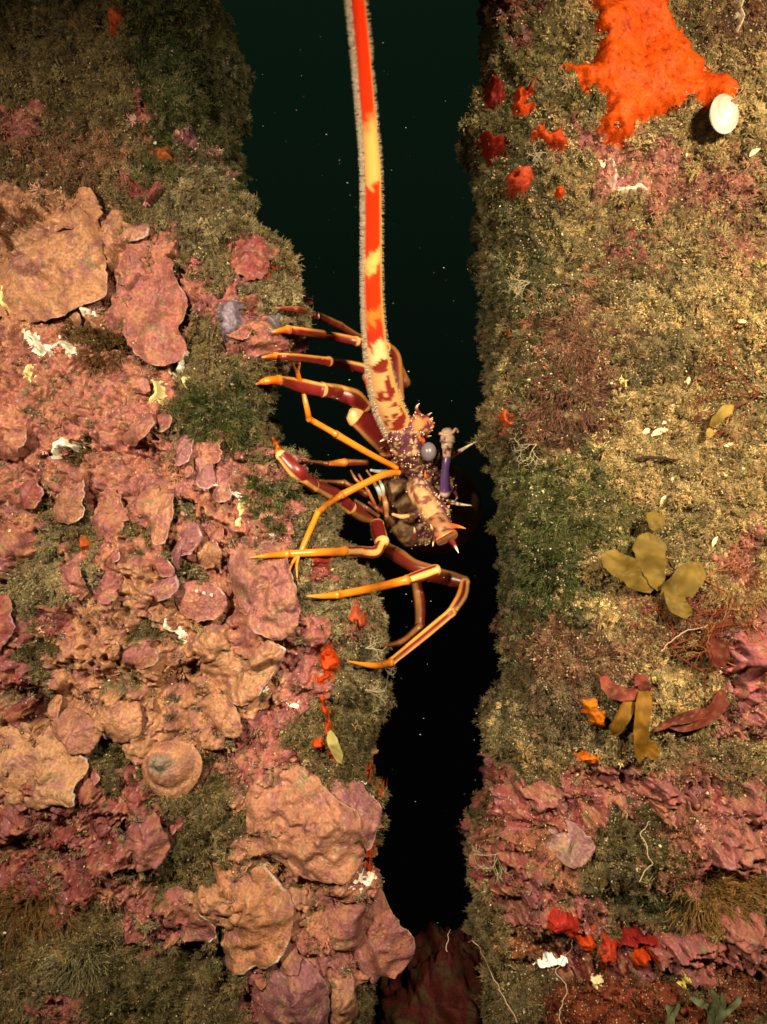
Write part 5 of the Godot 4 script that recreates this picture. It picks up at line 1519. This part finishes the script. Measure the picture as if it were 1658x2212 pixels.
	tube(es, el, er, 20, func(t, _a, p):
		var c := Color(0.30, 0.14, 0.06).lerp(Color(0.09, 0.03, 0.03), smooth(0.0, 0.2, n_fine.get_noise_3dv(p * 1.4)))
		c = c.lerp(Color(0.46, 0.16, 0.05), smooth(0.5, 0.6, t) * (1.0 - smooth(0.72, 0.8, t)))
		return c.lerp(Color(0.16, 0.09, 0.07), smooth(0.8, 0.86, t)), 0.85, false)
	mesh_node("antenna_stump", shape_mesh(es), M.lobster, o)
	# mouthparts
	for q in [[[640, 1080], [690, 1160], [720, 1280], 8, Color(0.35, 0.12, 0.03)], [[600, 1100], [650, 1190], [700, 1290], 9, Color(0.28, 0.08, 0.02)], [[670, 1130], [700, 1180], [712, 1230], 12, Color(0.34, 0.38, 0.34)], [[700, 1120], [720, 1170], [724, 1220], 10, Color(0.42, 0.45, 0.40)], [[560, 1080], [590, 1130], [640, 1160], 7, Color(0.30, 0.12, 0.04)], [[650, 1240], [690, 1270], [730, 1290], 10, Color(0.22, 0.05, 0.02)], [[770, 1300], [820, 1312], [880, 1300], 11, Color(0.62, 0.30, 0.14)], [[580, 1230], [640, 1270], [700, 1310], 12, Color(0.12, 0.05, 0.025)], [[740, 1080], [700, 1085], [660, 1078], 9, Color(0.40, 0.42, 0.36)], [[720, 1200], [735, 1250], [740, 1310], 14, Color(0.36, 0.15, 0.05)]]:
		leg(o, [[[[q[0][0], q[0][1], -0.125], [q[1][0], q[1][1], -0.12], [q[2][0], q[2][1], -0.13]], [q[3] * 0.6, q[3], q[3] * 0.7], "plain", 0.0]], 0.7, "mouthpart")
		var last: MeshInstance3D = o.get_child(o.get_child_count() - 1)
		var m: ArrayMesh = last.mesh
		var arr := m.surface_get_arrays(0)
		var cols := PackedColorArray()
		for p in arr[Mesh.ARRAY_VERTEX]:
			cols.append(q[4] * (1.0 + 0.4 * n_tint.get_noise_3dv(p)))
		last.mesh = arrays_mesh(arr[Mesh.ARRAY_VERTEX], arr[Mesh.ARRAY_NORMAL], cols, arr[Mesh.ARRAY_INDEX])
	# small walking mouth-legs in the shade
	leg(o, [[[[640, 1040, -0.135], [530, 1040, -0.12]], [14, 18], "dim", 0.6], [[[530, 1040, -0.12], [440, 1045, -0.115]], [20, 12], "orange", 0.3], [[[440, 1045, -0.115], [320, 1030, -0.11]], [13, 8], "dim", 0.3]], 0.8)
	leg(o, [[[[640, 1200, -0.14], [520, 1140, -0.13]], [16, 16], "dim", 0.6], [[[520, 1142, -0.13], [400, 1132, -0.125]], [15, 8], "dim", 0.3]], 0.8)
	# antennules: thin orange, forked at the tip
	leg(o, [[[[790, 1065, -0.105], [690, 1015, -0.085], [600, 965, -0.075], [480, 895, -0.065]], [13, 15, 17, 18], "orange", 0.4], [[[485, 898, -0.065], [420, 860, -0.06], [352, 822, -0.055]], [16, 15, 16], "orange", 0.4], [[[350, 825, -0.055], [335, 750, -0.052], [312, 660, -0.05]], [15, 14, 12], "orange", 0.0], [[[312, 660, -0.05], [300, 620, -0.05], [288, 575, -0.05]], [12, 13, 11], "orange", 0.0], [[[285, 580, -0.05], [262, 530, -0.048], [250, 470, -0.046]], [8, 7, 2], "dim", 0.0], [[[292, 580, -0.05], [300, 545, -0.05], [294, 500, -0.048]], [9, 8, 3], "orange", 0.0]], 0.95, "antennule", "antennule_segment")
	leg(o, [[[[800, 1090, -0.11], [730, 1100, -0.09], [620, 1150, -0.078], [510, 1205, -0.07]], [14, 18, 18, 19], "orange", 0.4], [[[515, 1203, -0.07], [450, 1245, -0.066], [395, 1290, -0.062]], [17, 16, 16], "orange", 0.4], [[[395, 1288, -0.062], [350, 1390, -0.055], [305, 1495, -0.05]], [15, 15, 13], "orange", 0.0], [[[305, 1490, -0.05], [262, 1550, -0.046], [250, 1600, -0.044], [258, 1665, -0.042]], [10, 8, 6, 2], "orange", 0.0], [[[300, 1495, -0.05], [288, 1560, -0.048], [290, 1620, -0.046]], [9, 7, 3], "orange", 0.0]], 0.95, "antennule", "antennule_segment")
	# walking legs of the upper group
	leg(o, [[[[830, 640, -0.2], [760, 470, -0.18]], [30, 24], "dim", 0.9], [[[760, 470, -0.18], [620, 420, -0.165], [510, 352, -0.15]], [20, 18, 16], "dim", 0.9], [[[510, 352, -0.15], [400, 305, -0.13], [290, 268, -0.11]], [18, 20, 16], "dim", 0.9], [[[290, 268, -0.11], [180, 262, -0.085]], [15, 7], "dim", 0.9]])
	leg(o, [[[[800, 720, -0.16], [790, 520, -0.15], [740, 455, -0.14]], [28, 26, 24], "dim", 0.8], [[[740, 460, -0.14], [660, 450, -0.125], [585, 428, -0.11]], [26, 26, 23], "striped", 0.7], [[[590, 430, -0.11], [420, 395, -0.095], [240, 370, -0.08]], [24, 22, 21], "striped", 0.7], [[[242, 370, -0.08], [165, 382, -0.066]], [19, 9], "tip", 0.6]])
	leg(o, [[[[760, 800, -0.14], [690, 690, -0.125], [640, 605, -0.115]], [40, 34, 26], "tip", 0.8], [[[640, 595, -0.115], [620, 565, -0.112], [445, 530, -0.095]], [20, 27, 24], "striped", 0.55], [[[448, 532, -0.095], [310, 512, -0.08], [178, 502, -0.066]], [24, 20, 16], "striped", 0.7], [[[180, 502, -0.066], [115, 510, -0.055]], [14, 7], "tip", 0.6]])
	leg(o, [[[[760, 960, -0.125], [700, 890, -0.11], [590, 800, -0.098]], [62, 72, 58], "striped", 1.75], [[[640, 760, -0.096], [580, 715, -0.09], [500, 690, -0.086], [412, 672, -0.08]], [28, 46, 44, 36], "striped", 0.75], [[[418, 675, -0.08], [320, 655, -0.072], [195, 625, -0.062]], [36, 38, 25], "striped", 0.75], [[[197, 625, -0.062], [140, 628, -0.056], [85, 645, -0.05]], [25, 20, 6], "tip", 0.6]], 0.7)
	# the dark leg below the antennules
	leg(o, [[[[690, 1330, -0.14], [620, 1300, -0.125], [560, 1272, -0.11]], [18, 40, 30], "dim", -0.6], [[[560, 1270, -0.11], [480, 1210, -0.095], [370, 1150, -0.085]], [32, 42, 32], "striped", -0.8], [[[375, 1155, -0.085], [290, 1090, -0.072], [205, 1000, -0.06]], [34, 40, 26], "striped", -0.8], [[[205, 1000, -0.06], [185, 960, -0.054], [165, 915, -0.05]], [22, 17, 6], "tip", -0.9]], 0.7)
	# lower legs resting on the left rim
	leg(o, [[[[690, 1350, -0.135], [700, 1400, -0.12], [715, 1440, -0.105]], [34, 40, 36], "striped", -1.6], [[[715, 1450, -0.105], [680, 1490, -0.092], [600, 1487, -0.082], [525, 1488, -0.075]], [24, 30, 28, 25], "double", 0.0], [[[528, 1488, -0.075], [400, 1492, -0.06], [240, 1500, -0.042]], [23, 20, 19], "orange", 0.3], [[[242, 1500, -0.042], [150, 1508, -0.03], [55, 1518, -0.02]], [18, 13, 4], "orange", 0.3]], 0.85)
	leg(o, [[[[730, 1470, -0.14], [800, 1510, -0.12], [880, 1560, -0.105], [985, 1585, -0.098]], [34, 38, 34, 28], "dim", -1.2], [[[990, 1580, -0.098], [920, 1605, -0.09], [840, 1632, -0.083]], [28, 30, 25], "double", 0.0], [[[845, 1630, -0.083], [670, 1672, -0.068], [490, 1706, -0.052]], [23, 21, 19], "orange", 0.3], [[[492, 1706, -0.052], [420, 1712, -0.046], [340, 1712, -0.04]], [19, 14, 4], "orange", 0.3]], 0.85)
	leg(o, [[[[960, 1600, -0.13], [1060, 1625, -0.125], [1135, 1642, -0.12]], [40, 40, 30], "dim", -1.2], [[[1135, 1640, -0.12], [1120, 1710, -0.112], [1065, 1795, -0.105]], [26, 30, 24], "double", -0.6], [[[1070, 1790, -0.105], [920, 1915, -0.085], [760, 2045, -0.064]], [23, 24, 20], "double", -0.8], [[[762, 2045, -0.064], [680, 2062, -0.056], [550, 2040, -0.048]], [20, 16, 4], "orange", 0.3]], 0.85)
	leg(o, [[[[880, 1600, -0.16], [905, 1740, -0.15], [905, 1860, -0.14]], [26, 30, 26], "dim", 0.4], [[[905, 1870, -0.14], [820, 1940, -0.125], [715, 1965, -0.11]], [24, 20, 6], "dim", 0.4]], 0.85)
	# the long raised antenna
	var ctrl := [[868, 938, -0.092], [852, 905, -0.082], [836, 865, -0.070], [822, 800, -0.055], [812, 730, -0.038], [807, 650, -0.018], [806, 560, 0.005], [806, 470, 0.028], [805, 380, 0.052], [800, 300, 0.072], [792, 210, 0.093], [784, 110, 0.113], [774, 10, 0.132], [762, -110, 0.152], [745, -260, 0.175]]
	var cr := [30, 31, 30, 26, 22.5, 20.5, 19.5, 19, 18.5, 17, 16.5, 16.5, 16.5, 16, 15]
	var pts := []
	for q in ctrl:
		pts.append(at(q[0], q[1], q[2]))
	var line := catmull(pts, 16)
	var rad := PackedFloat32Array()
	var vv := PackedFloat32Array()
	var n := line.size()
	for i in n:
		var ft := float(i) / (n - 1) * (cr.size() - 1)
		var k := mini(int(ft), cr.size() - 2)
		vv.append(lerpf(ctrl[k][1], ctrl[k + 1][1], ft - k))
		rad.append(size_at(lerpf(cr[k], cr[k + 1], ft - k), line[i].z) * (1.0 + 0.018 * (1 if i % 2 == 0 else -1)))
	var as_ := Shape.new()
	tube(as_, line, rad, 24, func(t, a, p):
		var ft: float = t * (ctrl.size() - 1)
		var k := mini(int(ft), ctrl.size() - 2)
		var v: float = lerpf(ctrl[k][1], ctrl[k + 1][1], ft - k)
		var w := n_fine.get_noise_3dv(p * Vector3(1.6, 0.7, 1.6))
		v += w * 22.0 + 8.0 * sin(a * 2.0)
		var red := Color(0.74, 0.035, 0.006)
		var yel := Color(0.80, 0.46, 0.12)
		var c := red
		c = c.lerp(yel, smooth(228.0, 285.0, v) * (1.0 - smooth(383.0, 402.0, v)))
		c = c.lerp(yel, smooth(532.0, 546.0, v) * (1.0 - smooth(566.0, 582.0, v)))
		c = c.lerp(Color(0.82, 0.25, 0.03), smooth(652.0, 664.0, v) * (1.0 - smooth(680.0, 694.0, v)))
		c = c.lerp(Color(0.30, 0.028, 0.012), smooth(600.0, 760.0, v) * 0.75)
		c = c.lerp(Color(0.70, 0.48, 0.22), smooth(728.0, 742.0, v) * (1.0 - smooth(766.0, 780.0, v)))
		if v > 770.0:
			var blot := smooth(0.02, 0.2, cos(v * 0.105) * 0.5 + 0.35 - absf(wrapf(a - 0.35, -PI, PI)) * 0.75 + w)
			c = Color(0.52, 0.29, 0.11).lerp(Color(0.17, 0.018, 0.012), clampf(blot, 0.0, 1.0))
		# yellow ridge down the right side, pale left flank
		var right := smooth(0.75, 1.05, a) * (1.0 - smooth(1.9, 2.3, a))
		c = c.lerp(Color(0.88, 0.42, 0.08), right * (0.8 if v > 380.0 else 0.45))
		var left := smooth(0.85, 1.2, wrapf(-a, 0.0, TAU)) * (1.0 - smooth(2.0, 2.4, wrapf(-a, 0.0, TAU)))
		c = c.lerp(Color(0.66, 0.36, 0.20), left * (0.75 if v > 380.0 else 0.4))
		return c)
	var ant := mesh_node("antenna", shape_mesh(as_), M.lobster, o)
	var bs := Shape.new()
	for k in 6500:
		var f := rng.randf() * (n - 20)
		var i := int(f)
		var a := -1.45 + rng.randf_range(-0.45, 0.45)
		var len := 0.0026 * rng.randf_range(0.6, 1.4)
		if k % 7 == 0:
			a = 1.5 + rng.randf_range(-0.3, 0.3)
			len *= 0.7
		var d := (line[mini(i + 1, n - 1)] - line[i]).normalized()
		var fz := (Vector3(0, 0, 1) - d * d.z).normalized()
		var gx := d.cross(fz)
		var out := fz * cos(a) + gx * sin(a)
		var p := line[i].lerp(line[i + 1], f - i) + out * rad[i] * 0.95
		var tip := p + (out + d * rng.randf_range(-0.1, 0.5) + Vector3(rng.randf_range(-0.3, 0.3), 0, rng.randf_range(-0.3, 0.3))).normalized() * len
		var cc2 := jitter(Color(0.62, 0.50, 0.38), 0.25)
		tube(bs, PackedVector3Array([p, tip]), PackedFloat32Array([0.00017, 0.00007]), 3, plain(cc2), 1.0, false)
	mesh_node("fringe", shape_mesh(bs), M.fringe, ant)

func build_cover() -> void:
	var tiny := sprig(10, 0.0030, 1.0, 0.00021, 2)
	var shag := sprig(12, 0.0060, 0.9, 0.00019, 3)
	var feather := sprig(5, 0.010, 0.6, 0.00015, 6)
	var grain := grain_mesh()
	for side in [-1.0, 1.0]:
		var where := "left" if side < 0.0 else "right"
		cover("turf_algae", side, tiny, M.turf, 75000, "short silty brown turf covering the %s rock between the crusts" % where, "algal turf", func(p, nrm, c, t):
			var cl := n_fine.get_noise_3dv(p * 0.6)
			if rng.randf() > (t * t + 0.012) * smooth(-0.45, -0.05, cl):
				return []
			var cc := jitter(c, 0.55).lerp(SILT if rng.randf() < 0.5 else c * 0.35, rng.randf() * 0.5)
			return [rng.randf_range(0.5, 1.3) * (1.1 + 1.4 * cl), cc * (1.0 + 0.9 * n_fine.get_noise_3dv(p * 0.9 + Vector3(3, 1, 0)))])
		cover("shaggy_turf", side, shag, M.turf, 16000, "shaggy olive and tan turf fringing the %s side of the crevice" % where, "algal turf", func(p, nrm, c, t):
			var cl := n_fine.get_noise_3dv(p * 0.5 + Vector3(0, 5, 0))
			if t < 0.6 or cl < 0.0 or rng.randf() > t * (0.3 + 0.7 * smooth(0.0, -0.05, p.z)):
				return []
			return [rng.randf_range(0.4, 1.0) * (0.7 + 1.2 * cl), jitter(c, 0.5).lerp(Color(0.36, 0.30, 0.16), rng.randf() * 0.5)])
		cover("feathery_turf", side, feather, M.turf, 2600, "thin pale feathery sprigs standing out from the %s rim" % where, "algal turf", func(p, nrm, c, t):
			if t < 0.7 or p.z > -0.012 or n_fine.get_noise_3dv(p * 0.4 + Vector3(0, 9, 0)) < 0.02:
				return []
			return [rng.randf_range(0.3, 1.0), jitter(Color(0.27, 0.23, 0.13), 0.5)])
		cover("sediment_grains", side, grain, M.shell, 60000 if side > 0.0 else 34000, "sand grains and shell grit caught in the turf of the %s rock" % where, "sediment", func(p, nrm, c, t):
			var cl := n_fine.get_noise_3dv(p * 0.7 + Vector3(6, 0, 0))
			var rim := smooth(-0.055, -0.01, p.z)
			if rng.randf() > 0.05 + t * (0.25 + 0.75 * rim) * (0.55 + 1.6 * cl):
				return []
			var k := rng.randf()
			var cc := jitter(c, 0.4).lerp(Color(0.42, 0.31, 0.15), 0.6 if side > 0.0 else 0.35)
			if k > 0.965:
				cc = Color(0.68, 0.55, 0.34)
			elif k > 0.72:
				cc = cc * 1.4
			elif k < 0.16:
				cc = Color(0.05, 0.045, 0.03)
			var lift: float = rng.randf() * t * 0.0022
			return [rng.randf_range(0.00025, 0.0008) * (2.0 if k > 0.993 or (k > 0.5 and k < 0.51) else 1.0), cc, lift])
	# suspended particles in the water of the crevice
	var mm := MultiMesh.new()
	mm.transform_format = MultiMesh.TRANSFORM_3D
	mm.use_colors = true
	mm.mesh = grain
	mm.instance_count = 260
	for k in mm.instance_count:
		var zz := rng.randf_range(-0.35, 0.02)
		var p := at(rng.randf_range(540, 1130), rng.randf_range(60, 2000), zz)
		mm.set_instance_transform(k, Transform3D(Basis().scaled(Vector3.ONE * rng.randf_range(0.0002, 0.0007) * (1.6 if k % 17 == 0 else 1.0)), p))
		mm.set_instance_color(k, Color(0.25, 0.24, 0.19))
	var o := MultiMeshInstance3D.new()
	o.multimesh = mm
	o.material_override = M.turf
	o.name = "drifting_particles"
	add_child(o)
	tag(o, "pale specks of plankton drifting in the dark crevice water", "particles")
	o.set_meta("kind", "stuff")

func _ready() -> void:
	rng.seed = 20240
	var cam := Camera3D.new()
	cam.name = "camera"
	add_child(cam)
	cam.position = Vector3(0, 0, CAM_Z)
	cam.fov = rad_to_deg(2.0 * atan(1106.0 * PX / CAM_Z))
	cam.near = 0.01
	cam.far = 60.0
	cam.current = true
	var lens := CameraAttributesPhysical.new()
	lens.frustum_focal_length = 12.0 * CAM_Z / (1106.0 * PX)
	lens.frustum_focus_distance = 0.60
	lens.frustum_near = 0.01
	lens.frustum_far = 60.0
	lens.exposure_aperture = 4.5
	cam.attributes = lens

	var env := Environment.new()
	env.background_mode = Environment.BG_SKY
	var sky := Sky.new()
	var sm := ProceduralSkyMaterial.new()
	sm.sky_top_color = Color(0.045, 0.11, 0.07)
	sm.sky_horizon_color = Color(0.02, 0.03, 0.022)
	sm.sky_curve = 0.35
	sm.ground_bottom_color = Color(0.008, 0.010, 0.008)
	sm.ground_horizon_color = Color(0.012, 0.020, 0.016)
	sm.sun_angle_max = 1.0
	sky.sky_material = sm
	env.sky = sky
	env.background_energy_multiplier = 1.0
	env.tonemap_mode = Environment.TONE_MAPPER_LINEAR
	env.tonemap_exposure = 1.0
	env.sdfgi_enabled = true
	env.ssao_enabled = true
	env.ssil_enabled = true
	var we := WorldEnvironment.new()
	we.name = "water_light"
	we.environment = env
	add_child(we)

	var sun := DirectionalLight3D.new()
	sun.name = "daylight_through_water"
	sun.light_color = Color(0.55, 0.95, 0.75)
	sun.light_energy = 0.012
	sun.light_angular_distance = 30.0
	sun.shadow_enabled = true
	sun.rotation_degrees = Vector3(-70, 10, 0)
	add_child(sun)
	var strobes := []
	for a in [[Vector3(-0.25, 0.17, 0.58), Vector3(-0.14, -0.05, 0.0), 0.86], [Vector3(0.28, 0.20, 0.58), Vector3(0.20, 0.05, 0.0), 1.2]]:
		var l := SpotLight3D.new()
		l.name = "strobe_light"
		l.light_color = Color(1.0, 0.92, 0.77)
		l.light_energy = a[2]
		l.light_size = 0.03
		l.spot_range = 4.0
		l.spot_attenuation = 2.0
		l.spot_angle = 41.0
		l.spot_angle_attenuation = 1.0
		l.shadow_enabled = true
		add_child(l, true)
		l.look_at_from_position(a[0], a[1], Vector3.UP)
		strobes.append([a[0], l.global_basis])

	for spec in [[n_big, 9.0, 2, 5], [n_mid, 34.0, 3, 6], [n_fine, 130.0, 3, 7], [n_tint, 60.0, 4, 9]]:
		var n: FastNoiseLite = spec[0]
		n.noise_type = FastNoiseLite.TYPE_SIMPLEX_SMOOTH
		n.frequency = spec[1]
		n.fractal_octaves = spec[2]
		n.seed = spec[3]
	n_cell.noise_type = FastNoiseLite.TYPE_CELLULAR
	n_cell.frequency = 75.0
	n_cell.fractal_type = FastNoiseLite.FRACTAL_NONE
	n_cell.seed = 4
	make_materials()
	make_growth_map()
	h_raw.resize(HNX * HNY)
	h_raw.fill(-1.0)
	var t0 := Time.get_ticks_msec()
	build_wall("rock_wall_left", -1.0, RIM_LEFT, 0.33, 300, 780, 80)
	build_wall("rock_wall_right", 1.0, RIM_RIGHT, 0.33, 260, 780, 80)
	print("walls ", Time.get_ticks_msec() - t0)
	finish_heights()
	build_floor()
	build_plates()
	build_lobes()
	build_sponges()
	build_white_things()
	build_seaweeds()
	print("growth ", Time.get_ticks_msec() - t0)
	build_lobster()
	print("lobster ", Time.get_ticks_msec() - t0)
	for k in 2:
		var body := base("dive_strobe", strobes[k][0])
		body.basis = strobes[k][1]
		var s := Shape.new()
		var black := plain(Color(0.02, 0.02, 0.022))
		tube(s, PackedVector3Array([Vector3(0, 0, 0.122), Vector3(0, 0, 0.14), Vector3(0, 0, 0.16), Vector3(0, 0, 0.23), Vector3(0, 0, 0.25)]), PackedFloat32Array([0.042, 0.043, 0.036, 0.036, 0.028]), 24, black)
		mesh_node("housing", shape_mesh(s), M.horn, body)
		s = Shape.new()
		tube(s, PackedVector3Array([Vector3(0, 0, 0.080), Vector3(0, 0, 0.090)]), PackedFloat32Array([0.030, 0.034]), 24, plain(Color(0.9, 0.9, 0.85)))
		var glow := StandardMaterial3D.new()
		glow.albedo_color = Color(0.9, 0.9, 0.85)
		glow.emission_enabled = true
		glow.emission = Color(1.0, 0.92, 0.77)
		glow.emission_energy_multiplier = 1.0
		mesh_node("flash_lamp", shape_mesh(s), glow, body)
		s = Shape.new()
		tube(s, PackedVector3Array([Vector3(0, -0.03, 0.20), Vector3(0, -0.10, 0.22), Vector3(0, -0.20, 0.23)]), PackedFloat32Array([0.010, 0.010, 0.010]), 12, black)
		mesh_node("arm", shape_mesh(s), M.horn, body)
		tag(body, ["black dive strobe on its arm, lighting the left rock", "black dive strobe on its arm, lighting the right rock"][k], "strobe", "the diver's strobes")
	build_cover()
	print("ready ", Time.get_ticks_msec() - t0)
